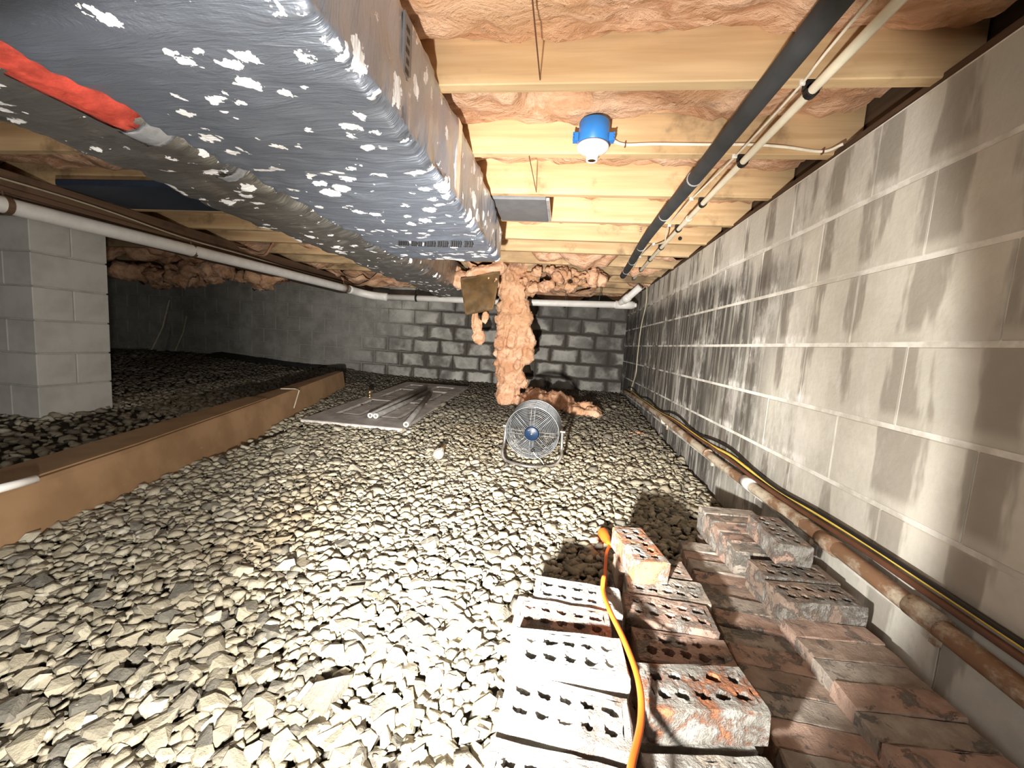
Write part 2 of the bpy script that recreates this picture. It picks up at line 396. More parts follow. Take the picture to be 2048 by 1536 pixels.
keep &= ~((P[:, 0] > -.04) & (P[:, 0] < .76) & (P[:, 1] < .93) & (P[:, 1] > .2))
keep &= ~((P[:, 0] < -3.18) & (P[:, 1] > 1.98) & (P[:, 1] < 2.4))
P, S, H = P[keep], S[keep], H[keep]
Z = gz(P[:, 0], P[:, 1]) + H
n = len(P)
yaw = rng.uniform(0, 2 * PI, n); tx = rng.normal(0, .24, n); ty = rng.normal(0, .24, n); ti = rng.integers(0, len(tmpl), n)
tint = np.clip(rng.beta(2.4, 1.7, n), 0, 1)
# the 300 stones that show largest are parts of the floor, each an object of its own
pc = (CAM @ np.stack([P[:, 0], P[:, 1], Z]))
px = 1024 + F_PX * pc[0] / np.maximum(pc[2], .05); py = 768 - F_PX * pc[1] / np.maximum(pc[2], .05)
vis = (pc[2] > .1) & (px > 5) & (px < 1010) & (py > 800) & (py < 1530) & (H > .011)
score = np.where(vis, S / np.maximum(pc[2], .1), 0); big = np.argsort(-score)[:300]; isbig = np.zeros(n, bool); isbig[big] = True
for i in big:
    V, Fc, me = tmpl[ti[i]]
    o = bpy.data.objects.new('stone', me); o.location = (P[i, 0], P[i, 1], Z[i]); o.rotation_euler = (tx[i], ty[i], yaw[i]); o.scale = (S[i],) * 3
    link(o, floor)
vs, fs, tn, base = [], [], [], 0
for k, (V, Fc, me) in enumerate(tmpl):
    idx = np.where((ti == k) & ~isbig)[0]
    if not len(idx): continue
    cx, sx = np.cos(tx[idx]), np.sin(tx[idx]); cy, sy = np.cos(ty[idx]), np.sin(ty[idx]); cz, sz = np.cos(yaw[idx]), np.sin(yaw[idx])
    Rm = np.empty((len(idx), 3, 3))
    Rm[:, 0, 0] = cz * cy; Rm[:, 0, 1] = cz * sy * sx - sz * cx; Rm[:, 0, 2] = cz * sy * cx + sz * sx
    Rm[:, 1, 0] = sz * cy; Rm[:, 1, 1] = sz * sy * sx + cz * cx; Rm[:, 1, 2] = sz * sy * cx - cz * sx
    Rm[:, 2, 0] = -sy; Rm[:, 2, 1] = cy * sx; Rm[:, 2, 2] = cy * cx
    W = np.einsum('nij,vj->nvi', Rm, V) * S[idx][:, None, None] + np.stack([P[idx, 0], P[idx, 1], Z[idx]], 1)[:, None, :]
    vs.append(W.reshape(-1, 3)); nv = len(V)
    fs.append((Fc[None] + (base + np.arange(len(idx)) * nv)[:, None, None]).reshape(-1, 3)); base += nv * len(idx)
    tn.append(np.repeat(tint[idx], len(Fc)))
vs = np.concatenate(vs); fs = np.concatenate(fs); tn = np.concatenate(tn)
me = bpy.data.meshes.new('gravel'); me.vertices.add(len(vs)); me.vertices.foreach_set('co', vs.astype(np.float32).ravel())
me.loops.add(len(fs) * 3); me.loops.foreach_set('vertex_index', fs.astype(np.int32).ravel())
me.polygons.add(len(fs)); me.polygons.foreach_set('loop_start', np.arange(0, len(fs) * 3, 3, dtype=np.int32))
me.update(); at = me.attributes.new('tint', 'FLOAT', 'FACE'); at.data.foreach_set('value', tn.astype(np.float32))
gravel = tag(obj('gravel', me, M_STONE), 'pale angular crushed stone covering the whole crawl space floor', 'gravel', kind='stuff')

# ------------------------------------------------------------------ walls of concrete block
def block_mesh(name, lx, ly, lz, mat, bv=.004):
    bm = BM(); box(bm, -lx / 2, lx / 2, -ly / 2, ly / 2, -lz / 2, lz / 2); bevel(bm, bv)
    me = bpy.data.meshes.new(name); bm.to_mesh(me); bm.free(); me.materials.append(mat); return me
PITCH, BL = .2032, .397
Z0 = .058                                    # height of one bed joint
courses = [Z0 + PITCH * k for k in range(-4, 3)]
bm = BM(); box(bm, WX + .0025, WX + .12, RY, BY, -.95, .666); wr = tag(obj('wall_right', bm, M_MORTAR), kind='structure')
blk = block_mesh('block', .10, BL - .003, PITCH - .013, M_BR, .002)
for k, z in enumerate(courses):
    y = 1.257 - .0 + (BL / 2 if k % 2 else 0) - 3 * BL
    y = 1.262 - 3 * BL + (0 if k % 2 == 0 else BL / 2)
    while y < BY:
        if y > -.9:
            o = bpy.data.objects.new('block', blk); o.location = (WX + .05 + random.uniform(-.0012, .0008), y + BL / 2, z + PITCH / 2); link(o, wr)
        y += BL
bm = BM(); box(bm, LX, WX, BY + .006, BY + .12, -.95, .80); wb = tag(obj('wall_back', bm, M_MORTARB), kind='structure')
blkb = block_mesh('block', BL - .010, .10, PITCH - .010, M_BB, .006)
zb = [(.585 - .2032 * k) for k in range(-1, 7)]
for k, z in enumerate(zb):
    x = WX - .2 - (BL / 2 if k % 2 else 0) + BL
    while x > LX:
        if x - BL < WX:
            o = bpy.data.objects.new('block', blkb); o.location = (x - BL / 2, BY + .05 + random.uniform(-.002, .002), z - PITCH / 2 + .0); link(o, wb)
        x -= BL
bm = BM(); box(bm, LX - .1, LX, RY, BY, -.95, .95); tag(obj('wall_left', bm, M_PIERM), kind='structure')
bm = BM(); box(bm, LX, WX + .1, RY - .1, RY, -.95, .95); tag(obj('wall_front', bm, M_PIERM), kind='structure')

# pier: two blocks wide, on the left under the girder
pier = empty('block_pier', (-3.38, 2.2, -.70)); tag(pier, 'pale grey concrete block pier standing under the girder on the left', 'pier')
bm = BM(); box(bm, -3.562, -3.178, 2.008, 2.392, -.75, .56); world_child(obj('mortar', bm, M_PIERM), pier)
pb = block_mesh('block', .40, .198, PITCH - .008, M_PIER, .004)
for k in range(7):
    z = .56 - PITCH * (k + .5)
    for s in (-1, 1):
        o = bpy.data.objects.new('block', pb)
        if k % 2: o.rotation_euler = (0, 0, PI / 2); o.location = (-3.37 + s * .101, 2.2, z)
        else: o.location = (-3.37, 2.2 + s * .101, z)
        link(o); world_child(o, pier)

# ------------------------------------------------------------------ ceiling: subfloor, joists, batts
JZ = .69
bm = BM(); box(bm, LX, WX + .12, RY, BY + .1, .93, .95); ceil = tag(obj('ceiling', bm, M_DECK), kind='structure')
far_edges = [-1.6, -1.2, -.8, -.4, 0.0, .39, .775, 1.155, 1.535, 1.93, 2.315, 2.71, 3.06, 3.46, 3.86, 4.26, 4.66, 5.06, 5.46]
JT = .038
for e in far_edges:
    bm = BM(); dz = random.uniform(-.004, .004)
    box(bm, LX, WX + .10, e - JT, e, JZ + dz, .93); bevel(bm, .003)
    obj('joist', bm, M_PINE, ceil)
bm = BM(); box(bm, WX + .02, WX + .12, RY, BY, .667, .70); obj('sill_plate', bm, M_SILL, ceil)
bm = BM(); box(bm, WX + .105, WX + .14, RY, BY + .12, .66, .96); obj('rim_joist', bm, M_SILL, ceil)
ordn = ['first', 'second', 'third', 'fourth', 'fifth', 'sixth', 'seventh', 'eighth', 'ninth', 'tenth', 'eleventh', 'twelfth', 'thirteenth', 'fourteenth']
VX = U(1110, 194, 2, .80).x
lab = {6: 'pink fibreglass batt nearest the camera, overhead at the top of the photo',
       7: 'pink fibreglass batt in the bay directly on the camera side of the blue lamp box',
       8: 'pink fibreglass batt in the joist bay just behind the blue lamp box',
       9: 'brown-stained pink batt in the joist bay of the grey duct branch',
       10: 'thin pink batt in the joist bay just beyond the grey duct branch',
       11: 'pink batt in the bay beside the round knot hole in the joist',
       12: 'crumpled pink batt in the joist bay above the end of the foil duct',
       13: 'torn pink batt in the joist bay the long hanging strip fell from',
       14: 'dark stained batt in the joist bay behind the hanging insulation strip',
       15: 'dark stained batt in the joist bay just before the white pipe run',
       16: 'dark batt in the joist bay above the white pipe run',
       17: 'darkest batt, in the last joist bay against the back wall'}
for k in range(5, 18):
    y0, y1 = far_edges[k] + .001, far_edges[k + 1] - JT - .001
    if k < 6: continue
    nx = 300 if k < 13 else 200; ny = 16
    xs = np.linspace(LX + .05, WX + .06, nx); vv = []
    dens = (0.72 + .05 * math.sin(k * 2.3))
    for j in range(ny):
        v = j / (ny - 1); y = y0 + (y1 - y0) * v
        for x in xs:
            b = .790 + .018 * math.sin(k * 1.7 + x * 1.1)
            z = b - .04 * math.sin(PI * min(1, max(0, v))) ** .6
            z += .030 * v + .036 * fbm(x * 2.6 + k * 7, y * 3, k * 3.1, 3) + .022 * fbm(x * 9, y * 14 + k, 2.0, 4) + .010 * abs(fbm(x * 28, y * 30, k, 3))
            if k == 7:
                h = math.exp(-((x - VX) / .085) ** 4) * math.exp(-(max(0, v - .42) / .13) ** 2); z += .22 * h
            if k in (10, 12, 9): z += .035 * math.sin(PI * (1 - v) * .9)
            if k >= 12: z -= .24 * max(0, fbm(x * 2.1, y * 2, k * 5, 3) + .10) + .01
            z = max(z, JZ - .035 if k < 12 else JZ - .10); z = min(z, .92)
            yy = min(max(y + .012 * fbm(x * 12, v * 5, k + 9, 2), y0 - (.0 if k < 12 else .01)), y1)
            vv.append((x, yy, z))
    f = [(j * nx + i, (j + 1) * nx + i, (j + 1) * nx + i + 1, j * nx + i + 1) for j in range(ny - 1) for i in range(nx - 1)]
    b0 = len(vv)
    # closed upper side so that it is a body, not a skin
    vv += [(xs[0], y0, .92), (xs[-1], y0, .92), (xs[-1], y1, .92), (xs[0], y1, .92)]
    f.append((b0, b0 + 1, b0 + 2, b0 + 3))
    me = bpy.data.meshes.new('insulation_batt'); me.from_pydata(vv, [], f); me.update()
    o = obj('insulation_batt', me, M_INS); smooth(o); tag(o, lab.get(k), 'insulation', 'fibreglass batts between the joists')
# knot hole and lumber stamp on a joist
kp = U(1360, 477, 1, far_edges[11] - JT - .001)
bm = BM(); lathe(bm, [(.012, 0), (.012, .002), (.0085, .002), (.0085, .0012)], 20, Matrix.Translation(kp) @ Matrix.Rotation(PI / 2, 4, 'X')); tag(obj('knot', bm, M_BLACK, ceil), 'round black knot')
def text_mesh(name, s, size, mat, mtx, parent=None, ext=.0006):
    cu = bpy.data.curves.new(name, 'FONT'); cu.body = s; cu.size = size; cu.extrude = ext; cu.align_x = 'CENTER'; cu.align_y = 'CENTER'
    t = bpy.data.objects.new(name + '_t', cu); sc.collection.objects.link(t)
    me = bpy.data.meshes.new_from_object(t); bpy.data.objects.remove(t); me.transform(mtx)
    o = obj(name, me, mat)
    if parent is not None: o.parent = parent
    return o
tp = U(1281, 462, 1, far_edges[11] - JT - .001)
text_mesh('lumber_stamp', 'H 1 -', .022, M_BLACK, Matrix.Translation(tp) @ Matrix.Rotation(PI / 2, 4, 'Y') @ Matrix.Rotation(0, 4, 'X') @ Matrix.Rotation(PI / 2, 4, 'X'), ceil)

for (pa, pb_, k) in (((1068, 20), (1069, 131), 6), ((1061, 318), (1060, 344), 8)):
    A, B = U(*pa, 2, .70), U(*pb_, 2, .70); B.z = JZ + .01
    bm = BM(); tube(bm, [(A.x, far_edges[k] - .02, .688), (A.x, far_edges[k + 1] - JT, .70)], .0018, 6); obj('support_wire', bm, M_BROWNC, ceil)

# girder
bm = BM(); box(bm, -3.30, -2.80, RY, BY - .02, .562, JZ - .001); bevel(bm, .004)
gird = obj('girder', bm, M_GIRDER); tag(gird, 'long dark brown wooden girder above the left white pipe', 'beam')
for i, (yy, zz) in enumerate([(.4, .61), (1.6, .615), (2.9, .61), (4.1, .612)]):
    bm = BM(); box(bm, -2.80, -2.775, yy, yy + 1.15, .575, .60); obj('ledger_strip', bm, M_GIRDER, gird)

# ------------------------------------------------------------------ ducts
def wrapped_duct(x0, x1, z0, z1, y0, y1, rad, ny, seed, amp=.008, taper=None):
    prof = []
    def side(p, q, n):
        for i in range(n): prof.append((p[0] + (q[0] - p[0]) * i / n, p[1] + (q[1] - p[1]) * i / n))
    def corner(cx, cz, a0):
        for i in range(5):
            a = a0 + PI / 2 * i / 5; prof.append((cx + rad * math.cos(a), cz + rad * math.sin(a)))
    side((x0 + rad, z0), (x1 - rad, z0), 26); corner(x1 - rad, z0 + rad, -PI / 2)
    side((x1, z0 + rad), (x1, z1), 12); side((x1, z1), (x0, z1), 4); side((x0, z1), (x0, z0 + rad), 10); corner(x0 + rad, z0 + rad, PI)
    npf = len(prof); vv = []; cx = (x0 + x1) / 2
    ties = [y0 + .55 + .62 * k for k in range(12)]
    for j in range(ny + 1):
        y = y0 + (y1 - y0) * j / ny
        dmin = min(abs(y - t) for t in ties)
        pinch = .010 * math.exp(-(dmin / .05) ** 2)
        for (x, z) in prof:
            nx_ = (x - x0) / (x1 - x0)
            sag = 0
            if z < z0 + rad * .6: sag = .014 * math.sin(PI * min(1, max(0, nx_))) * (.6 + .4 * math.sin(y * 5))
            cr = abs(fbm(x * 6 + seed, y * 9, z * 6, 4)) * amp * 1.4 + amp * fbm(x * 3, y * 5 + seed, z * 3, 3)
            ed = math.exp(-((x - x1) / .05) ** 2 - ((z - z0) / .05) ** 2) + math.exp(-((x - x0) / .05) ** 2 - ((z - z0) / .05) ** 2)
            cr += ed * .010 * fbm(x * 10, y * 42 + seed, z * 10, 3)
            dz_ = -sag + pinch * (1 if z < z0 + rad else 0)
            yb = y - .03 * (1 - (2 * nx_ - 1) ** 2) * 0
            X = x + (cr if x > cx else -cr) * (1 if z > z0 + .01 else .4) - pinch * (1 if x >= x1 - .001 else 0)
            Zz = z - cr * (1 if z < z1 - .01 else 0) + dz_
            if taper and y > taper[0]:
                t = (y - taper[0]) / (y1 - taper[0]); 
                if z > (z0 + z1) / 2: Zz -= taper[1] * t * (z - (z0 + z1) / 2) / ((z1 - z0) / 2)
            vv.append((X, yb, Zz))
    f = [(j * npf + i, j * npf + (i + 1) % npf, (j + 1) * npf + (i + 1) % npf, (j + 1) * npf + i) for j in range(ny) for i in range(npf)]
    f.append(tuple(range(npf))[::-1]); f.append(tuple(ny * npf + i for i in range(npf)))
    me = bpy.data.meshes.new('foil_wrap'); me.from_pydata(vv, [], f); me.update(); return me
duct = empty('foil_wrapped_duct', (-.68, 0, .455)); tag(duct, 'large rectangular air duct in bluish silver foil wrap with white flakes', 'duct')
o = smooth(world_child(obj('foil_wrap', wrapped_duct(-.99, -.39, .452, .688, -1.9, 2.24, .022, 420, 3.0, .007, (1.75, .075)), M_FOIL), duct))
bm = BM()                                                     # printed tape band up the near side
box(bm, -.3905, -.3855, .865, .905, .47, .685); tband = tag(world_child(obj('tape_band', bm, M_GREYSHEET), duct), 'dark grey printed tape band')
bm = BM(); box(bm, -.395, -.384, 1.285, 1.335, .463, .70); bevel(bm, .002); tag(world_child(obj('tape_seam', bm, M_TAPE), duct), 'pale seam tape')
bm = BM()                                                     # row of small printed characters across the underside
for k in range(34):
    if k % 6 == 5: continue
    x = -.80 + k * .0105; box(bm, x, x + random.uniform(.005, .009), 1.80, 1.811, .4255 - .006 * math.sin(PI * (x + .99) / .6), .4455)
tag(world_child(obj('printed_line', bm, M_BLACK), duct), 'row of small black print, too small to read', kind='stuff')
bm = BM()
for k in range(9):
    z = .485 + k * .021; box(bm, -.3858, -.3850, .874 + .004 * (k % 2), .892, z, z + .011)
tag(obj('tape_print', bm, M_BLACK, tband), 'blurred print on the grey tape', kind='stuff')
bm = BM(); tube(bm, catmull([(-.388, 2.02, .66), (-.386, 2.03, .57), (-.384, 2.05, .47)]), .0035, 6); world_child(obj('seam_cord', bm, M_BLACK), duct)

duct2 = empty('dull_foil_duct', (-1.2, 0, .44)); tag(duct2, 'second dull grey foil wrapped duct running left of the large one', 'duct')
smooth(world_child(obj('foil_wrap', wrapped_duct(-1.42, -1.0, .455, .688, -1.9, 4.05, .07, 480, 9.0, .012), M_FOIL2), duct2))
pts = []
bm = BM()
def patch(bm, y0, y1, a0, a1, r, cx, cz, n=24, mseg=8, jag=.01, sd=0):
    rows = []
    for i in range(n + 1):
        y = y0 + (y1 - y0) * i / n; row = []
        for j in range(mseg + 1):
            a = a0 + (a1 - a0) * j / mseg; rr = r + .003 * fbm(y * 20, a * 6, sd, 2)
            yy = y + (jag * fbm(a * 6, sd, i, 2) if i in (0, n) else 0)
            row.append(bm.verts.new((cx + rr * math.cos(a), yy, cz + rr * math.sin(a))))
        rows.append(row)
    for A, B in zip(rows, rows[1:]):
        for j in range(mseg): bm.faces.new((A[j], A[j + 1], B[j + 1], B[j]))
    ret = bmesh.ops.solidify(bm, geom=bm.faces[:], thickness=.002)
patch(bm, -.2, .86, -1.75, -.25, .088, -1.073, .528); smooth(tag(world_child(obj('red_tape', bm, M_REDTAPE), duct2), 'red plastic tape along the corner'))
bm = BM(); patch(bm, .86, .93, -1.75, -.25, .091, -1.073, .528, 6); smooth(tag(world_child(obj('tape_piece', bm, M_TAPE), duct2), 'bright silver tape piece'))
for k, yy in enumerate((1.12, 2.0, 2.75, 3.5)):
    bm = BM(); patch(bm, yy, yy + .035, -1.7, -.5, .087, -1.073, .528, 5, sd=k); smooth(tag(world_child(obj('tape_piece', bm, M_TAPE), duct2), 'bright silver tape piece'))
bm = BM(); box(bm, -.40, -.135, 1.935, 2.275, .683, .70); bevel(bm, .004); s_ = obj('duct_branch', bm, M_GREYSHEET)
tag(s_, 'flat grey sheet metal duct branch to the right of the foil duct end', 'duct')
bm = BM(); box(bm, -.135, -.12, 1.95, 2.26, .684, .697); bm2 = obj('end_tape', bm, M_TAPE, s_)
bm = BM(); box(bm, -2.66, -1.44, 1.79, 2.15, .655, .688); bevel(bm, .005); s_ = obj('duct_branch', bm, M_BLUESHEET)
tag(s_, 'dark blue sheet metal duct branch left of the dull foil duct', 'duct')

# ------------------------------------------------------------------ pipes and cables overhead
gp = empty('grey_pipe', (.435, 0, .65)); tag(gp, 'thick dark grey foam covered pipe below the joists, left of the cream pipe', 'pipe')
bm = BM(); tube(bm, catmull([(.435, -1.5, .65), (.44, .3, .651), (.435, 1.5, .650), (.428, 2.4, .655), (.455, 3.2, .645), (.47, 3.62, .65)], 6), .026, 16)
smooth(world_child(obj('foam_sleeve', bm, M_GREYPIPE), gp))
for yy in (1.60, 2.02, 2.62, 3.02, 3.38):
    x = float(np.interp(yy, [1.5, 2.4, 3.2, 3.62], [.435, .428, .455, .47])); z = float(np.interp(yy, [1.5, 2.4, 3.2], [.650, .655, .645]))
    bm = BM(); tube(bm, [(x, yy - .004, z), (x, yy + .004, z)], .0278, 18); world_child(obj('tie', bm, M_TIE), gp)
cp = empty('cream_pipe', (.56, 0, .667)); tag(cp, 'thin cream plastic water pipe running below the joists by the right wall', 'pipe')
cpt = catmull([(.556, -1.5, .667), (.558, 1.0, .667), (.562, 2.0, .667), (.575, 3.0, .665), (.60, 3.9, .668)], 8)
bm = BM(); tube(bm, cpt, .0115, 12); smooth(world_child(obj('pipe_length', bm, M_CPVC), cp))
for e in far_edges[7:15]:
    yy = e - JT / 2 - .012; x = float(np.interp(yy, [-1.5, 1, 2, 3, 3.9], [.556, .558, .562, .575, .60]))
    bm = BM(); tube(bm, [(x, yy - .008, .667), (x, yy + .008, .667)], .0165, 12); box(bm, x - .019, x + .019, yy - .008, yy + .008, .670, .690)
    world_child(obj('pipe_clip', bm, M_BLACK), cp)
bm = BM(); tube(bm, [(.5635, 2.10, .667), (.565, 2.17, .667)], .0145, 14); world_child(obj('coupling', bm, M_CPVC), cp)
wire = obj('thin_cable', (lambda b: (tube(b, catmull([(.50, -1, .686), (.52, .8, .685), (.535, 1.15, .684), (.53, 1.53, .683), (.51, 1.93, .683), (.515, 2.31, .683), (.545, 2.5, .655), (.52, 2.71, .684), (.50, 3.06, .683), (.53, 3.5, .68)], 6), .0035, 6), b)[1])(BM()), M_CABLE)
tag(smooth(wire), 'thin pale cable stapled under the joists between the grey and cream pipes', 'cable')
for e in far_edges[7:13]:
    x = float(np.interp(e, [1.15, 1.53, 1.93, 2.31, 2.71, 3.06], [.535, .53, .51, .515, .52, .50])); bm = BM(); box(bm, x - .008, x + .008, e - JT, e - JT + .004, .678, .691); obj('staple', bm, M_PVC, wire)
# lamp fixture
jy = far_edges[8] - JT
fc = Vector((.047, jy - .052, .70))
fx = empty('lamp_holder', fc); tag(fx, 'blue round electrical box with a white bulbless lamp socket, on a joist', 'lamp')
bm = BM(); lathe(bm, [(.046, .0), (.051, .004), (.052, .070), (.049, .074)], 32, Matrix.Translation((0, 0, -.008))); ebox = smooth(obj('electrical_box', bm, M_BLUEBOX, fx))
for s in (-1, 1):
    bm = BM(); box(bm, s * .048 - .004, s * .048 + .022 * s, -.006, .018, .006, .032)
    for zz in (.008, .018, .028): lathe(bm, [(.003, 0), (.003, .012)], 8, Matrix.Translation((s * .068, .0, zz)) @ Matrix.Rotation(PI / 2, 4, 'X'))
    obj('mounting_ear', bm, M_BLUEBOX, ebox)
bm = BM(); lathe(bm, [(.053, -.009), (.055, -.016), (.050, -.024), (.034, -.033), (.022, -.039), (.019, -.052), (.019, -.060), (.014, -.060), (.013, -.048)][::-1], 36); sock = smooth(obj('lamp_socket', bm, M_PORC, fx))
bm = BM(); lathe(bm, [(.0132, -.0585), (.0132, -.05), (.004, -.0495)], 20); obj('socket_contact', bm, M_BRASS, sock)
for s in (-1, 1):
    bm = BM(); lathe(bm, [(.003, -.023), (.003, -.020)], 10, Matrix.Translation((s * .038, -.012, 0))); obj('screw', bm, M_STEEL, sock)
cpts = [Vector((.095, jy - .03, .735)), Vector((.12, jy - .010, .728)), Vector((.16, jy - .006, .717))] + [U(x_, y_, 1, jy - .006) for x_, y_ in ((1310, 288), (1400, 289), (1500, 289), (1570, 294), (1645, 303))] + [Vector((.835, jy - .05, .70))]
cab = obj('lamp_cable', (lambda b: (tube(b, catmull(cpts, 8), .0048, 8), b)[1])(BM()), M_CABLE); smooth(cab)
tag(cab, 'white cable from the blue lamp box along the joist to the right wall', 'cable')
for q in (cpts[2], cpts[7]):
    bm = BM(); box(bm, q.x - .002, q.x + .002, jy - .013, jy, q.z - .008, q.z + .008); obj('staple', bm, M_BROWNC, cab)

# left and back white drain pipe
dp = empty('white_drain_pipe', (-2.6, 3.0, .49)); tag(dp, 'white plastic drain pipe running along the girder and then across the back', 'pipe')
R3 = .040
pl_ = [(-2.84, -.6, .508), (-2.80, .8, .508), (-2.74, 1.65, .505), (-2.60, 3.1, .500), (-2.47, 4.30, .487)]
bm = BM(); tube(bm, catmull(pl_, 6), R3, 20); smooth(world_child(obj('pipe_length', bm, M_PVC), dp))
bm = BM(); tube(bm, catmull([(-2.47, 4.28, .487), (-2.43, 4.42, .475), (-2.3, 4.50, .455), (-2.12, 4.52, .445)], 6), R3 + .005, 20); smooth(world_child(obj('elbow', bm, M_PVC), dp))
bm = BM(); tube(bm, [(-2.16, 4.52, .445), (-.6, 4.49, .463), (.72, 4.40, .486)], R3 - .004, 20); smooth(world_child(obj('pipe_length', bm, M_PVC), dp))
bm = BM(); tube(bm, [(.52, 4.41, .483), (.70, 4.40, .486)], R3 + .003, 20); tube(bm, [(.70, 4.40, .486), (.74, 4.40, .487)], R3 - .016, 16); smooth(world_child(obj('cleanout_end', bm, M_PVC), dp))
bm = BM(); tube(bm, [(.56, 4.40, .49), (.64, 4.33, .56), (.73, 4.22, .655)], R3 - .004, 18); tube(bm, [(.60, 4.365, .525), (.645, 4.325, .565)], R3 + .002, 18); smooth(world_child(obj('wye_branch', bm, M_PVC), dp))
for (x, y, z) in ((-2.66, 2.55, .502), (-2.475, 4.20, .488), (-2.74, 1.65, .505)):
    bm = BM(); tube(bm, [(x, y - .012, z), (x, y + .012, z)], R3 + .004, 20); tube(bm, [(x - .01, y, z + R3), (x - .015, y, .575)], .004, 6); world_child(obj('hanger', bm, M_GIRDER), dp)
for (x, z) in ((-1.75, .452), (-.02, .474), (.35, .48)):
    bm = BM(); tube(bm, [(x - .009, 4.5, z), (x + .009, 4.5, z)], R3 + .003, 18); tube(bm, [(x, 4.49, z + R3), (x + .012, 4.48, .70)], .004, 6); world_child(obj('hanger', bm, M_BLACK), dp)
lw = obj('thin_cable', (lambda b: (tube(b, catmull([(-2.79, .9, .62), (-2.765, 1.9, .635), (-2.70, 2.5, .585), (-2.68, 3.0, .58), (-2.765, 3.9, .60), (-2.77, 5.2, .62)], 6), .005, 6), b)[1])(BM()), M_STICK)
tag(smooth(lw), 'thin pale cable sagging along the side of the dark girder', 'cable')
# cables, pipe and cord on the right wall
vc = obj('wall_cable', (lambda b: (tube(b, catmull([(.80, 4.25, .67), (.805, 4.22, .50), (.81, 4.4, .25), (.812, 4.45, -.05), (.812, 4.45, -.25), (.808, 4.6, -.42), (.80, 4.5, -.50)], 8), .006, 7), b)[1])(BM()), M_STICK)
tag(smooth(vc), 'thin pale cable hanging down the right wall near the back corner', 'cable')
wp = empty('wall_pipe', (.79, 1.5, -.505)); tag(wp, 'rust stained pale pipe strapped low along the right block wall', 'pipe')
wpp = catmull([(.785, -.4, -.515), (.785, .6, -.512), (.785, 1.2, -.500), (.785, 1.95, -.508), (.785, 2.9, -.49), (.785, 4.0, -.485), (.785, 4.9, -.50)], 8)
bm = BM(); tube(bm, wpp, .0205, 16); smooth(world_child(obj('pipe_length', bm, M_RUST), wp))
for yy in (.83, 1.13, 1.62):
    z = -.503; bm = BM(); tube(bm, [(.785, yy, z), (.785, yy + .07, z)], .0240, 18); smooth(world_child(obj('coupling', bm, M_RUST if yy < 1.5 else M_PVC), wp))
for yy in (.86, 1.28, 2.1, 3.0):
    bm = BM(); tube(bm, [(.785, yy, -.502), (.785, yy + .016, -.502)], .0232, 18); box(bm, .806, .818, yy, yy + .016, -.565, -.50); world_child(obj('pipe_strap', bm, M_RUST), wp)
for nm, mt, r, off, lb in (('brown_cable', M_BROWNC, .008, (0, 0), 'brown cable lying on top of the low wall pipe'), ('yellow_cable', M_YELLOW, .0058, (.004, .018), 'yellow cable running above the brown one along the right wall'), ('black_cable', M_BLACK, .0065, (.004, .034), 'wavy black cable along the right wall just above the brown one')):
    pts = []
    for k in range(26):
        y = -.4 + 5.2 * k / 25
        amp = .018 if nm == 'black_cable' and y > 1.2 else .004
        zz = -.468 + off[1] * (1 if y < 2 or nm == 'black_cable' else .3) + amp * math.sin(y * 7.3) + .006 * math.sin(y * 3.1) - (.012 if nm == 'black_cable' and y < 1.3 else 0)
        pts.append((.797 + off[0], y, zz))
    o = obj(nm, (lambda b: (tube(b, catmull(pts, 4), r, 7), b)[1])(BM()), mt); smooth(o); tag(o, lb, 'cable')

# ------------------------------------------------------------------ loose insulation
def fluff(name, blobs, vox, amp, mat, parent=None, freq=9, seed=0):
    bm = BM()
    for (c, r, rot) in blobs:
        mt = Matrix.Translation(c) @ Euler(rot).to_matrix().to_4x4() @ Matrix.Diagonal((*r, 1))
        bmesh.ops.create_icosphere(bm, subdivisions=2, radius=1, matrix=mt)
    me = bpy.data.meshes.new(name); bm.to_mesh(me); bm.free(); o = bpy.data.objects.new(name, me); sc.collection.objects.link(o)
    md = o.modifiers.new('r', 'REMESH'); md.mode = 'VOXEL'; md.voxel_size = vox
    me2 = bpy.data.meshes.new_from_object(o.evaluated_get(bpy.context.evaluated_depsgraph_get())); o.modifiers.clear(); o.data = me2
    nr = [v.normal.copy() for v in me2.vertices]
    for v, nn in zip(me2.vertices, nr):
        p = v.co; d = amp * (1.3 * fbm(p.x * freq + seed, p.y * freq, p.z * freq * .55, 4) + 1.1 * (abs(fbm(p.x * freq * 2.6, p.y * freq * 2.2 + seed, p.z * freq * .7, 4)) - .25) + .6 * fbm(p.x * freq * 6, p.y * freq * 5 + seed, p.z * freq * 2.0, 3))
        v.co = p + nn * d
    me2.materials.clear(); me2.materials.append(mat); me2.update(); smooth(o)
    if parent is not None: world_child(o, parent)
    return o
bl = []
spine = [(.72, -.56, .17), (.6, -.54, .165), (.48, -.53, .16), (.36, -.515, .165), (.24, -.50, .19), (.12, -.49, .205), (0, -.50, .195), (-.1, -.515, .18), (-.2, -.52, .16), (-.3, -.51, .15), (-.4, -.50, .145), (-.48, -.50, .12), (-.55, -.53, .085), (-.60, -.555, .05)]
for (z, x, wd) in spine:
    bl.append(((x, 3.88, z), (wd, .085, .10), (0, random.uniform(-.2, .2), 0)))
    for q in range(3):
        bl.append(((x + random.uniform(-.8, .8) * wd, 3.86 - random.uniform(0, .06), z + random.uniform(-.05, .05)), (.05, .05, .065), (0, 0, 0)))
bl += [((-.33, 3.86, -.12), (.05, .06, .10), (0, .3, 0)), ((-.30, 3.86, .02), (.035, .05, .08), (0, 0, 0)), ((-.36, 3.86, -.38), (.045, .05, .07), (0, 0, 0))]
o = fluff('hanging_insulation_strip', bl, .014, .022, M_INS, seed=2); tag(o, 'long torn strip of pink insulation hanging from ceiling to gravel', 'insulation')
bl = []
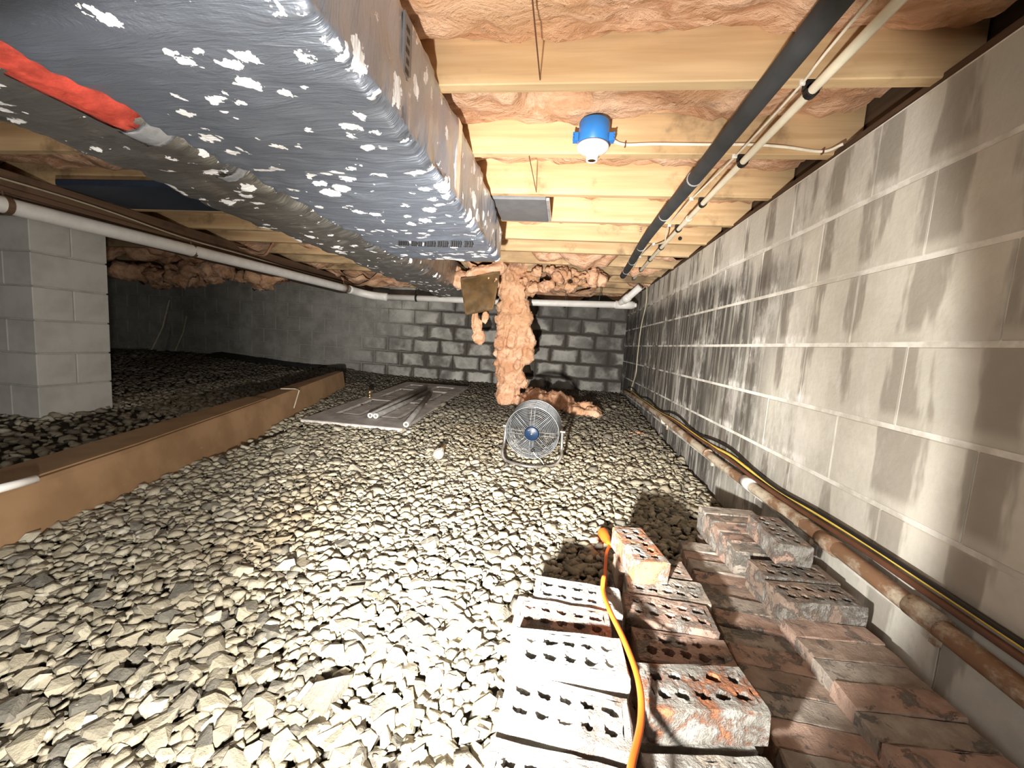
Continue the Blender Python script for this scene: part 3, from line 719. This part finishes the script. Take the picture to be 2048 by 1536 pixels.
for q in range(34):
    t = random.random(); x = -.42 + t * .72; z = .70 - random.random() * (.24 * (1 - t * .55))
    bl.append(((x, 3.75 + random.uniform(-.12, .12), z), (random.uniform(.03, .075), .05, random.uniform(.025, .06)), (random.uniform(-.6, .6),) * 3))
o = fluff('torn_insulation', bl, .014, .024, M_INS, seed=5); tag(o, 'ragged pink insulation clump hanging right of the long strip', 'insulation')
bl = [((-1.02, 3.55, .60), (.07, .05, .11), (0, -.6, 0)), ((-.95, 3.5, .53), (.08, .06, .08), (0, -.6, 0)), ((-1.1, 3.6, .68), (.07, .06, .08), (0, 0, 0))]
o = fluff('torn_insulation', bl, .012, .016, M_INS, seed=8); tag(o, 'small pink insulation tongue left of the hanging kraft paper piece', 'insulation')
# kraft faced flap
kf = empty('kraft_batt_flap', (-.73, 3.35, .4)); tag(kf, 'brown kraft paper faced flap of batt dangling below the duct end', 'insulation')
bm = BM(); nx, nz = 14, 14; rows = []
TL, TR, BR_, BL_ = Vector((-.915, 3.33, .52)), Vector((-.585, 3.40, .605)), Vector((-.605, 3.30, .265)), Vector((-.835, 3.26, .205))
for j in range(nz + 1):
    row = []
    for i in range(nx + 1):
        u, v = i / nx, j / nz; p = (TL * (1 - u) + TR * u) * (1 - v) + (BL_ * (1 - u) + BR_ * u) * v
        p.y += .022 * fbm(u * 3, v * 3, 1.5, 3) - .03 * math.sin(PI * u) * math.sin(PI * v); row.append(bm.verts.new(p))
    rows.append(row)
for A, B in zip(rows, rows[1:]):
    for i in range(nx): bm.faces.new((A[i], B[i], B[i + 1], A[i + 1]))
bmesh.ops.solidify(bm, geom=bm.faces[:], thickness=.004); tag(smooth(world_child(obj('kraft_facing', bm, M_KRAFT), kf)), 'crinkled brown paper facing')
bl = [((-.74, 3.42, .60), (.17, .06, .05), (0, -.28, 0)), ((-.72, 3.41, .50), (.14, .055, .08), (0, 0, 0)), ((-.72, 3.39, .36), (.11, .05, .10), (0, 0, 0)), ((-.62, 3.46, .63), (.10, .06, .06), (0, -.4, 0))]
fluff('fibre_backing', bl, .012, .012, M_INS, kf, seed=11)
bl = [((-.78, 3.45, .13), (.045, .03, .09), (0, 0, 0)), ((-.76, 3.45, .03), (.06, .03, .06), (0, .2, 0)), ((-.80, 3.45, .20), (.03, .025, .07), (0, 0, 0)), ((-.70, 3.45, .21), (.03, .02, .05), (0, 0, 0))]
o = fluff('torn_insulation', bl, .010, .014, M_INS, seed=15); tag(o, 'small greyish pink wisp hanging under the kraft paper flap', 'insulation')
bl = []
for q in range(40):
    t = random.random(); x = -.42 + .78 * t; h = .20 * math.sin(PI * min(1, (t + .18) / 1.15)) ** .8
    y = 3.95 - .22 * t + random.uniform(-.12, .16); bl.append(((x, y, float(gz(x, y)) + random.uniform(.02, max(.04, h - .05))), (.085, .075, .05), (0, random.uniform(-.4, .4), random.uniform(0, 3))))
o = fluff('fallen_insulation', bl, .014, .022, M_INS, seed=21); tag(o, 'heap of fallen pink insulation on the gravel behind the fan', 'insulation')
bl = []
for q in range(26):
    x = -5.4 + 2.1 * random.random(); bl.append(((x, 4.2 + random.uniform(-.2, .3), .61 - random.random() * .13), (.13, .10, .09), (0, 0, 0)))
o = fluff('sagging_insulation', bl, .03, .04, M_INS, seed=31); tag(o, 'dark pink insulation sagging from the ceiling behind the block pier', 'insulation')
for j, (px_, py_, r_, lb) in enumerate(((1270, 870, .05, 'small pink insulation tuft on the gravel near the right wall'),)):
    q = U(px_, py_, 2, -.66); bl = [((q.x, q.y, q.z + .01), (r_, r_ * .6, .02), (0, 0, .5)), ((q.x + .05, q.y - .03, q.z + .01), (r_ * .6, r_ * .5, .018), (0, 0, .5))]
    o = fluff('insulation_tuft', bl, .008, .01, M_INS, seed=41); tag(o, lb, 'insulation')

# ------------------------------------------------------------------ brown beam on the gravel, left
ys_ = [.25, .874, 1.39, 2.42, 3.2, 4.02]
front = [(-1.45, .25), (-1.55, .874), (-1.675, 1.39), (-1.925, 2.42), (-2.12, 3.2), (-2.33, 4.02)]
topz = [-.53, -.53, -.525, -.49, -.46, -.43]; wid = [.17, .17, .19, .15, .12, .08]
bm = BM(); rows = []
for (x, y), tz, wd in zip(front, topz, wid):
    g_ = float(gz(x, y)) - .03
    rows.append([bm.verts.new(p) for p in ((x, y, g_), (x - .035, y, tz - .012), (x - .045, y, tz), (x - .045 - wd, y, tz - .004), (x - .05 - wd, y, g_))])
for A, B in zip(rows, rows[1:]):
    for i in range(5): bm.faces.new((A[i], B[i], B[(i + 1) % 5], A[(i + 1) % 5]))
bm.faces.new(rows[0]); bm.faces.new(rows[-1][::-1]); bmesh.ops.recalc_face_normals(bm, faces=bm.faces[:])
bb = obj('brown_beam', bm, M_BROWN); tag(bb, 'long brown boxed timber beam lying on the gravel at the left', 'beam')
bm = BM(); rows = []                                         # raised top board, split from the face by a crack
for (x, y), tz, wd in zip(front[:4], topz, wid): rows.append([(x - .055, y, tz + .002), (x - .04 - wd, y, tz + .002)])
for A, B in zip(rows, rows[1:]):
    q = [bm.verts.new(p) for p in (A[0], A[1], B[1], B[0])]; bm.faces.new(q)
bmesh.ops.remove_doubles(bm, verts=bm.verts[:], dist=1e-4); bmesh.ops.solidify(bm, geom=bm.faces[:], thickness=.006); obj('top_board', bm, M_BROWN, bb)
tw = [U(556, 776, 0, -2.04), U(600, 781, 0, -2.03), U(634, 806, 0, -2.06)]
tw = [Vector((-2.13, 2.75, -.465)), Vector((-2.055, 2.82, -.468)), Vector((-2.01, 2.80, -.475)), Vector((-1.995, 2.72, -.60))]
o = obj('twig', (lambda b: (tube(b, tw, .004, 6), b)[1])(BM()), M_STICK); tag(o, 'thin pale twig bent over the edge of the brown beam', 'twig')
a, b_ = U(-30, 985, 2, -.505), U(72, 958, 2, -.505)
bm = BM(); hollow(bm, a, b_, .012, .009); o = obj('short_white_pipe', bm, M_PVC); tag(smooth(o), 'short bright white pipe lying on top of the brown beam, far left', 'pipe')
# black sheeting along the back
bm = BM(); nx = 40; rows = []
for j in range(7):
    row = []
    for i in range(nx + 1):
        x = -5.2 + 1.75 * i / nx; y = 5.05 + .40 * j / 6; z = float(gz(x, y)) + .015 + .05 * sm(0, 1, j / 6) * (1 - i / nx * .6) + .02 * abs(fbm(x * 4, y * 5, 0, 3)); row.append(bm.verts.new((x, y, z)))
    rows.append(row)
for A, B in zip(rows, rows[1:]):
    for i in range(nx): bm.faces.new((A[i], A[i + 1], B[i + 1], B[i]))
bmesh.ops.solidify(bm, geom=bm.faces[:], thickness=.003); o = obj('black_sheeting', bm, M_BLACKPLY); tag(smooth(o), 'strip of black plastic sheeting at the foot of the back wall', 'sheeting')
for pts, r_, lb in (((U(303, 700, 1, 5.25), U(325, 655, 1, 5.38), U(339, 600, 1, 5.47)), .011, 'pale stick leaning on the back wall, left one of two'),
                    ((U(350, 702, 1, 5.25), U(366, 665, 1, 5.38), U(373, 632, 1, 5.47)), .010, 'pale stick leaning on the back wall, right one of two')):
    bm = BM(); tube(bm, pts, r_, 6); o = obj('leaning_stick', bm, M_STICK); tag(o, lb, 'stick')
bm = BM(); a_, b_, c_, d_ = U(313, 702, 1, 5.3), U(330, 702, 1, 5.3), U(341, 655, 1, 5.44), U(326, 655, 1, 5.44)
quad_ = bm.faces.new([bm.verts.new(p) for p in (a_, b_, c_, d_)]); bmesh.ops.solidify(bm, geom=bm.faces[:], thickness=.012)
o = obj('leaning_board', bm, M_PIERM); tag(o, 'small grey board leaning on the back wall between two pale sticks', 'board')

# ------------------------------------------------------------------ door lying on the gravel
c0, c1, c2, c3 = U(602, 838, 2, -.645), U(806, 857, 2, -.645), Vector((-1.52, 4.66, -.555)), Vector((-2.24, 4.50, -.555))
xa = (c1 - c0).normalized(); ya = ((c3 - c0) - xa * (c3 - c0).dot(xa)).normalized(); za = xa.cross(ya)
DW, DL, DT = .765, 1.98, .036
dr = empty('panel_door', c0); dm = Matrix.Identity(4)
for i in range(3): dm[i][0], dm[i][1], dm[i][2], dm[i][3] = xa[i], ya[i], za[i], c0[i]
dr.matrix_world = dm; dr.rotation_euler = dm.to_euler(); dr.location = c0
tag(dr, 'dusty old six panel door lying flat on the gravel', 'door')
bm = BM(); xsn = [0, .115, .335, .43, .65, DW]; ysn = [0, .24, .86, 1.0, 1.50, 1.62, 1.82, DL]
pan = [(1, 1), (3, 1), (1, 3), (3, 3), (1, 5), (3, 5)]
def quad(bm, pts): bm.faces.new([bm.verts.new(p) for p in pts])
for i in range(5):
    for j in range(7):
        x0, x1, y0, y1 = xsn[i], xsn[i + 1], ysn[j], ysn[j + 1]
        if (i, j) in pan: continue
        quad(bm, [(x0, y0, 0), (x1, y0, 0), (x1, y1, 0), (x0, y1, 0)])
for (x0, y0, x1, y1) in ((0, 0, DW, 0), (DW, 0, DW, DL), (DW, DL, 0, DL), (0, DL, 0, 0)): quad(bm, [(x0, y0, -DT), (x1, y1 if x0 == x1 else y0, -DT), (x1, y1 if x0 == x1 else y0, 0), (x0, y0, 0)])
quad(bm, [(0, 0, -DT), (0, DL, -DT), (DW, DL, -DT), (DW, 0, -DT)])
bmesh.ops.remove_doubles(bm, verts=bm.verts[:], dist=1e-5); obj('door_frame', bm, M_DOOR, dr)
for (i, j) in pan:
    x0, x1, y0, y1 = xsn[i], xsn[i + 1], ysn[j], ysn[j + 1]; bm = BM(); rings = []
    for ins, z in ((0, 0), (.012, -.014), (.024, -.014), (.048, -.003)):
        rings.append([bm.verts.new(p) for p in ((x0 + ins, y0 + ins, z), (x1 - ins, y0 + ins, z), (x1 - ins, y1 - ins, z), (x0 + ins, y1 - ins, z))])
    for A, B in zip(rings, rings[1:]):
        for k in range(4): bm.faces.new((A[k], A[(k + 1) % 4], B[(k + 1) % 4], B[k]))
    bm.faces.new(rings[-1]); obj('door_panel', bm, M_DOOR, dr)
bm = BM(); box(bm, .0, DW - .02, -.004, .0, -DT, -.004); tag(obj('bottom_edge', bm, M_DOOREDGE, dr), 'whitish worn bottom edge')
bm = BM(); lathe(bm, [(.028, 0), (.028, .006), (.011, .01), (.011, .03), (.024, .042), (.027, .055), (.018, .066), (.004, .068)], 20, Matrix.Translation((.055, .93, 0))); smooth(tag(obj('door_knob', bm, M_BRASS, dr), 'shiny brass knob'))
bm = BM()
def on_door(px_, py_, h):
    r = Vector(ray(px_, py_)); k = (c0 + za * h).dot(za) / r.dot(za); return r * k
for (p, q, lb) in (((740, 831), (852, 776), 'grey pipe lying on the door, leftmost of the three'), ((751, 832), (858, 784), 'grey pipe lying on the door, middle one of three'), ((812, 849), (860, 790), 'grey pipe along the right edge of the door, nearest of the three')):
    A, B = on_door(*p, .021), on_door(*q, .021); R_ = .019
    g_ = empty('loose_pipe', A); tag(g_, lb, 'pipe', 'loose pipes on the door')
    bm = BM(); hollow(bm, A, B, R_, .012); smooth(world_child(obj('pipe_wall', bm, M_DPIPE), g_))
    bm = BM(); t_ = (B - A).normalized(); hollow(bm, A - t_ * .001, A + t_ * .012, R_ + .0006, .011); tag(world_child(obj('cut_end', bm, M_PVC), g_), 'clean white cut end')
A = U(812, 868, 2, -.67); bm = BM(); hollow(bm, A, A + Vector((.0, .10, -.0)), .013, .009); o = obj('pipe_stub', bm, M_PVC); tag(smooth(o), 'short white pipe stub on the gravel under the door corner', 'pipe')

# ------------------------------------------------------------------ fan
FC = U(1064, 866, 1, 2.20)
fan = empty('drum_fan', (FC.x, FC.y + .05, float(gz(FC.x, 2.2)))); tag(fan, 'round silver metal floor fan with a navy hub badge on the gravel', 'fan')
ax = Vector((-.06, -1, -.12)).normalized()                  # the way it blows
q_ = ax.to_track_quat('Z', 'Y'); FM = Matrix.Translation(FC) @ q_.to_matrix().to_4x4()
RF, DF = .153, .15
def ringpts(r, z, n=56): return [FM @ Vector((r * math.cos(2 * PI * k / n), r * math.sin(2 * PI * k / n), z)) for k in range(n)]
def dome(r): return .012 * (1 - (r / RF) ** 2)
def P_(name, bm, mat, sm_=True, lb=None):
    o = world_child(obj(name, bm, mat), fan)
    if sm_: smooth(o)
    if lb: o['label'] = lb
    return o
for k in range(13):
    r = .046 + (RF - .046) * k / 12; bm = BM(); tube(bm, ringpts(r, dome(r)), .0012 if k < 12 else .003, 6, closed=True); P_('grille_ring', bm, M_STEEL)
for k in range(8):
    a = 2 * PI * k / 8 + PI / 8 * 0
    for s in (-1, 1):
        off = .010 * s; ca, sa = math.cos(a), math.sin(a); bm = BM()
        pts = [FM @ Vector((r * ca - off * sa, r * sa + off * ca, dome(r) - .002)) for r in (.042, .08, .12, RF)]; tube(bm, pts, .0016, 6); P_('grille_spoke', bm, M_STEEL)
for k in range(7):
    bm = BM(); tube(bm, ringpts(RF + .0015, -.012 - k * (DF - .012) / 6), .0022 if k < 6 else .0035, 6, closed=True); P_('side_ring', bm, M_STEEL)
for k in range(12):
    a = 2 * PI * k / 12; bm = BM(); tube(bm, [FM @ Vector(((RF + .001) * math.cos(a), (RF + .001) * math.sin(a), z)) for z in (0, -DF)], .0018, 6); P_('side_rod', bm, M_STEEL)
for k in range(5):
    r = .06 + (RF - .06) * k / 4; bm = BM(); tube(bm, ringpts(r, -DF, 40), .0012, 5, closed=True); P_('rear_ring', bm, M_STEEL)
bm = BM(); lathe(bm, [(.040, .004), (.041, .014), (.036, .018), (.010, .019), (.004, .021)], 32, FM); badge = P_('hub_badge', bm, M_BLUEHUB, True, 'navy blue round badge')
bm = BM(); lathe(bm, [(.0045, .021), (.0045, .023)], 12, FM); obj('badge_screw', bm, M_CHROME, badge)
bm = BM()                                                    # silver curved line on the badge
for k in range(9):
    a = math.radians(40 + 12 * k); c_ = Vector((.027 * math.cos(a), .027 * math.sin(a), .0187)); box(bm, c_.x - .003, c_.x + .003, c_.y - .0017, c_.y + .0017, c_.z, c_.z + .001, FM)
obj('badge_lettering', bm, M_CHROME, badge)
for k in range(3):
    a0 = 2 * PI * k / 3 + .4; bm = BM(); g1 = []
    for i in range(8):
        t = i / 7; r = .035 + .100 * t; row = []
        for j in range(8):
            u = j / 7 - .5; wdt = (.5 + .75 * t); a = a0 + u * wdt; row.append(bm.verts.new(FM @ Vector((r * math.cos(a), r * math.sin(a), -.055 + u * .045))))
        g1.append(row)
    for A, B in zip(g1, g1[1:]):
        for j in range(7): bm.faces.new((A[j], A[j + 1], B[j + 1], B[j]))
    bmesh.ops.solidify(bm, geom=bm.faces[:], thickness=.0015); P_('fan_blade', bm, M_GREYPIPE)
bm = BM(); lathe(bm, [(.045, -.14), (.05, -.13), (.05, -.07), (.03, -.055), (.02, -.04)], 24, FM); motor = P_('motor', bm, M_GREYPIPE)
bm = BM(); lathe(bm, [(.010, 0), (.011, .006), (.008, .016)], 14, FM @ Matrix.Translation((.012, -.098, .006))); P_('speed_knob', bm, M_BLACK)
zb_ = float(gz(FC.x, 2.1)) + .028
Lp = FM @ Vector((RF + .014, 0, -.07)); Rp = FM @ Vector((-RF - .014, 0, -.07))
if Lp.x > Rp.x: Lp, Rp = Rp, Lp
st = [Lp, Lp + Vector((-.002, -.02, -.10)), Vector((Lp.x + .0, FC.y - .02, zb_ + .05)), Vector((Lp.x + .03, FC.y - .05, zb_ + .008)), Vector((FC.x - .03, FC.y - .085, zb_)), Vector((FC.x + .05, FC.y - .08, zb_)), Vector((Rp.x - .03, FC.y - .03, zb_ + .004)), Vector((Rp.x + .004, FC.y + .0, zb_ + .05)), Rp + Vector((.004, -.01, -.10)), Rp]
bm = BM(); tube(bm, catmull(st, 8), .0085, 12); stand = P_('stand', bm, M_CHROME, True, 'bent tubular stand')
for p in (Lp, Rp):
    s = 1 if p is Rp else -1; bm = BM(); tube(bm, [p - Vector((s * .012, 0, 0)), p + Vector((s * .016, 0, 0))], .009, 12); obj('pivot_knob', bm, M_CHROME, stand)
kc = FM @ Vector((.012, -.105, .01)); 
bm = BM(); tube(bm, catmull([kc, kc + Vector((.02, -.02, -.02)), kc + Vector((.055, -.02, -.045)), kc + Vector((.085, -.015, -.10)), kc + Vector((.09, .0, -.125))], 8), .0022, 6); P_('power_cord', bm, M_CABLE)

# ------------------------------------------------------------------ bricks
BLn, BWd, BHt = .194, .0915, .058
def brick_mesh(seed, cored=True):
    r = random.Random(seed); bm = BM(); L, Wd, T = BLn, BWd, BHt
    if cored:
        cx, cy, nseg = .0335, .034, 16; X0 = -cx * 2.5; Y0 = -cy
        xs = [-L / 2] + [X0 + cx * i for i in range(6)] + [L / 2]; ys = [-Wd / 2] + [Y0 + cy * i for i in range(3)] + [Wd / 2]
        for i in range(len(xs) - 1):
            for j in range(len(ys) - 1):
                x0, x1, y0, y1 = xs[i], xs[i + 1], ys[j], ys[j + 1]
                if 1 <= i <= 5 and 1 <= j <= 2:
                    mx, my = (x0 + x1) / 2, (y0 + y1) / 2; R0 = r.uniform(.0098, .0120); inner, outer, deep = [], [], []
                    clog = .004 if r.random() < .07 else r.uniform(.050, .056)
                    for k in range(nseg):
                        a = 2 * PI * k / nseg; ca, sa = math.cos(a), math.sin(a); rr = R0 * r.uniform(.72, 1.12)
                        inner.append(bm.verts.new((mx + rr * ca * 1.12, my + rr * sa * .95, 0)))
                        deep.append(bm.verts.new((mx + rr * ca * .9, my + rr * sa * .8, -clog)))
                        t = 1 / max(abs(ca), abs(sa)); outer.append(bm.verts.new((mx + (x1 - x0) / 2 * max(-1, min(1, ca * t)), my + (y1 - y0) / 2 * max(-1, min(1, sa * t)), 0)))
                    for k in range(nseg):
                        k2 = (k + 1) % nseg
                        bm.faces.new((inner[k], outer[k], outer[k2], inner[k2])); bm.faces.new((deep[k], inner[k], inner[k2], deep[k2]))
                    bm.faces.new(deep)
                else: quad(bm, [(x0, y0, 0), (x1, y0, 0), (x1, y1, 0), (x0, y1, 0)])
        nd = [(-L / 2, -Wd / 2), (L / 2, -Wd / 2), (L / 2, Wd / 2), (-L / 2, Wd / 2)]
        xs2, ys2 = xs, ys
    else:
        xs2 = list(np.linspace(-L / 2, L / 2, 9)); ys2 = list(np.linspace(-Wd / 2, Wd / 2, 5))
        for i in range(8):
            for j in range(4): quad(bm, [(xs2[i], ys2[j], 0), (xs2[i + 1], ys2[j], 0), (xs2[i + 1], ys2[j + 1], 0), (xs2[i], ys2[j + 1], 0)])
    zs = [0, -T * .3, -T * .65, -T]
    for (za_, zb2) in zip(zs, zs[1:]):
        for i in range(len(xs2) - 1):
            for yy, fl in ((-Wd / 2, 0), (Wd / 2, 1)):
                q = [(xs2[i], yy, zb2), (xs2[i + 1], yy, zb2), (xs2[i + 1], yy, za_), (xs2[i], yy, za_)]; quad(bm, q[::-1] if fl else q)
        for j in range(len(ys2) - 1):
            for xx, fl in ((-L / 2, 1), (L / 2, 0)):
                q = [(xx, ys2[j], zb2), (xx, ys2[j + 1], zb2), (xx, ys2[j + 1], za_), (xx, ys2[j], za_)]; quad(bm, q[::-1] if fl else q)
    quad(bm, [(-L / 2, -Wd / 2, -T), (-L / 2, Wd / 2, -T), (L / 2, Wd / 2, -T), (L / 2, -Wd / 2, -T)])
    bmesh.ops.remove_doubles(bm, verts=bm.verts[:], dist=2e-4)
    bev = [e for e in bm.edges if len(e.link_faces) == 2 and e.calc_face_angle(0) > 1.2 and abs(abs(e.verts[0].co.x) - L / 2) + abs(abs(e.verts[0].co.y) - Wd / 2) < 10 and (max(abs(e.verts[0].co.x), abs(e.verts[1].co.x)) > L / 2 - 1e-4 or max(abs(e.verts[0].co.y), abs(e.verts[1].co.y)) > Wd / 2 - 1e-4)]
    bmesh.ops.bevel(bm, geom=bev, offset=.0025, segments=1, affect='EDGES')
    for v in bm.verts:
        v.co += Vector((r.uniform(-1, 1), r.uniform(-1, 1), r.uniform(-.7, .5))) * .0014
        nz = fbm(v.co.x * 30 + seed, v.co.y * 30, v.co.z * 30, 3); v.co += Vector(v.co).normalized() * nz * .0025
    for f in bm.faces: f.smooth = False
    me = bpy.data.meshes.new('brick'); bm.to_mesh(me); bm.free(); me.materials.append(M_BRICK); return me
cored = [brick_mesh(s) for s in range(6)]; solid = [brick_mesh(s + 20, False) for s in range(4)]
ORG = (.58, .23, .11); PNK = (.56, .39, .31); BRN = (.42, .32, .255); GRY = (.50, .44, .375)
nb = [0]
def brick(x, y, zt, ang, col, mort, label, edge=False, tilt=(0, 0), group='used bricks stacked beside the wall'):
    i = nb[0]; nb[0] += 1
    o = bpy.data.objects.new('brick', (solid[i % 4] if edge else cored[i % 6])); link(o)
    if edge:
        # stretcher face up: the long narrow side shows
        o.rotation_euler = (PI / 2, 0, math.radians(ang)); o.rotation_mode = 'XYZ'
        Rm = Euler((0, 0, math.radians(ang))).to_matrix() @ Euler((PI / 2, 0, 0)).to_matrix()
        o.rotation_euler = Rm.to_euler(); off = Rm @ Vector((0, BWd / 2, -BHt / 2)); c_ = Vector((x, y, zt)) - Vector((off.x, off.y, off.z)); o.location = c_
    else:
        o.rotation_euler = (math.radians(tilt[0]), math.radians(tilt[1]), math.radians(ang)); o.location = (x, y, zt)
    o.color = (*col, mort); tag(o, label, 'brick', group); return o
# left column: flat, holes up
A_ = [(.075, .852, -.553, -2.5, GRY, .95, 'white mortar-caked holed brick at the far end of the left column, cord over it'),
      (.040, .757, -.548, -2, PNK, .46, 'pinkish holed brick with white mortar lines, second from far end of left column'),
      (.052, .648, -.528, 3, GRY, .86, 'white crusted holed brick, raised, third from far end of left column'),
      (.046, .552, -.546, -4, PNK, .72, 'white and brown holed brick, fourth from far end of left column'),
      (.036, .447, -.552, -3, PNK, .60, 'blotchy white brick cut by the bottom edge, left of the orange cord'),
      (.030, .345, -.556, -2, GRY, .7, 'holed brick of the left column just below the picture edge')]
for t in A_[:-1]: brick(*t)
for k, (x, y) in enumerate(((.068, .845), (.036, .750), (.046, .650), (.040, .553), (.036, .455))):
    brick(x, y, -.610 - .002, -2 + k, PNK, .7, 'lower layer brick under the left column, %s from its far end' % ordn[k])
# middle column
brick(.252, 1.085, -.532, 101, ORG, .50, 'orange brick with white crust set crosswise on top of the middle column')
brick(.290, 1.085, -.592, 1, BRN, .35, 'shaded brown brick beneath the crosswise orange brick, at its far end')
brick(.305, .985, -.590, -2, GRY, .40, 'grey-brown holed brick carrying the near end of the crosswise brick')
brick(.285, .885, -.586, -2.5, PNK, .42, 'pink-orange holed brick in sunlit patch, just before the crosswise brick')
brick(.292, .790, -.600, 0, PNK, .38, 'shaded holed brick in the middle column, behind the big orange brick')
brick(.290, .695, -.606, 2, BRN, .32, 'dark shaded brick half hidden behind the big orange brick')
b5 = brick(.268, .640, -.548, 9, ORG, .56, 'big orange-topped brick with white crusted front, right of the cord')
brick(.250, .635, -.610, 6, GRY, .9, 'white crusted brick just under the big orange-topped one')
brick(.262, .520, -.592, 9, GRY, .62, 'pale holed brick cut by the bottom edge, right of the orange cord')
for k, (x, y) in enumerate(((.285, 1.085), (.300, .985), (.285, .885), (.290, .790), (.285, .695), (.262, .53))):
    brick(x, y, -.652 - .004, 1, BRN, .4, 'lower layer brick under the middle column, %s from its far end' % ordn[k])
# low column of bricks on edge
yy = 1.345
cols = [GRY, PNK, GRY, PNK, BRN]
for k in range(15):
    brick(.548 - .0035 * k, yy, -.650 + random.uniform(-.004, .004), -3 + random.uniform(-1.5, 1.5), cols[k % 5], random.uniform(.26, .42), 'plain brick on edge, %s from the far end of the low column' % (ordn + ['fifteenth'])[k], True)
    yy -= .0605
# higher column by the wall: on edge, then flat holed bricks
yy = 1.475
for k in range(5):
    brick(.648 + .002 * k, yy, -.560 - .004 * k, 4 - k * .5, cols[(k * 2 + 2) % 5], .40, 'plain brick on edge, %s from the far end of the higher wall column' % ordn[k], True); yy -= .0605
for k in range(4):
    brick(.650, 1.45 - k * .10, -.665, 3, BRN, .4, 'base layer brick under the wall column, %s from its far end' % ordn[k])
brick(.676, 1.215, -.500, 88, PNK, .58, 'pink brick with holes laid lengthwise on top of the wall column')
brick(.672, 1.120, -.572, 4, BRN, .42, 'shaded holed brick beside the near end of the lengthwise pink brick')
brick(.672, 1.022, -.575, 6, BRN, .45, 'brown holed brick with pale front edge, nearest flat one by the wall')
for k, y in enumerate((1.115, 1.02)): brick(.672, y, -.635, 5, BRN, .4, 'lower brick of the wall column, %s one below the flat holed pair' % ordn[k])
yy = .945
for k in range(9):
    brick(.672, yy, -.618 + random.uniform(-.003, .003), 4 + random.uniform(-1, 1), cols[(k + 3) % 5], .30, 'plain shaded brick on edge by the wall, %s after the flat holed bricks' % ordn[k], True); yy -= .0605
# ------------------------------------------------------------------ orange cord
cd = empty('extension_cord', (.17, .7, -.54)); tag(cd, 'bright orange extension cord trailing over the bricks', 'cord')
cpt = [U(1248, 1640, 2, -.520), U(1262, 1536, 2, -.525), U(1282, 1440, 2, -.530), U(1277, 1362, 2, -.522), U(1250, 1285, 2, -.525), U(1219, 1220, 2, -.537), U(1206, 1182, 2, -.545), Vector((.138, .905, -.538)), Vector((.150, .935, -.60)), Vector((.160, 1.00, -.655)), U(1212, 1115, 2, -.655), U(1219, 1090, 2, -.66)]
bm = BM(); tube(bm, catmull(cpt, 10), .0052, 10); smooth(world_child(obj('cord_jacket', bm, M_ORANGE), cd))
a = cpt[-1]; t_ = (U(1197, 1050, 2, -.665) - a); t_.normalize()
bm = BM(); tube(bm, [a - t_ * .01, a + t_ * .02, a + t_ * .045, a + t_ * .09, a + t_ * .094], [.006, .009, .016, .020, .019], 12); smooth(world_child(obj('plug_head', bm, M_ORANGE), cd))
for s in (-1, 0, 1):
    sd = t_.cross(Vector((0, 0, 1))) * (.007 * s); bm = BM(); tube(bm, [a + t_ * .092 + sd, a + t_ * .112 + sd], .002, 6); world_child(obj('plug_prong', bm, M_STEEL), cd)

# ------------------------------------------------------------------ small things on the gravel
g_ = G('clear_glass'); g_.done((.9, .9, .88), .08, 0, None, **{'Transmission Weight': .85, 'IOR': 1.3}); M_GLASS = g_.m
a_, b_ = U(1240, 796, 2, -.595), U(1270, 799, 2, -.60); bm = BM(); tube(bm, [a_, b_], .018, 8)
o = obj('broken_lath', bm, M_STICK); tag(o, 'short pale broken lath on the gravel in the back right corner', 'stick')
bp = U(877, 908, 2, -.655)
bu = empty('light_bulb', bp); tag(bu, 'dusty clear light bulb lying on the gravel left of the fan', 'bulb')
mt_ = Euler((math.radians(-62), 0, math.radians(-12))).to_matrix().to_4x4()
bm = BM(); lathe(bm, [(.004, -.032), (.018, -.028), (.028, -.014), (.031, .0), (.028, .014), (.020, .028), (.014, .040), (.013, .046)], 24, mt_); smooth(obj('glass_globe', bm, M_GLASS, bu))
bm = BM(); lathe(bm, [(.0132, .046), (.0132, .066), (.008, .07), (.004, .074)], 16, mt_); obj('screw_base', bm, M_BRASS, bu)
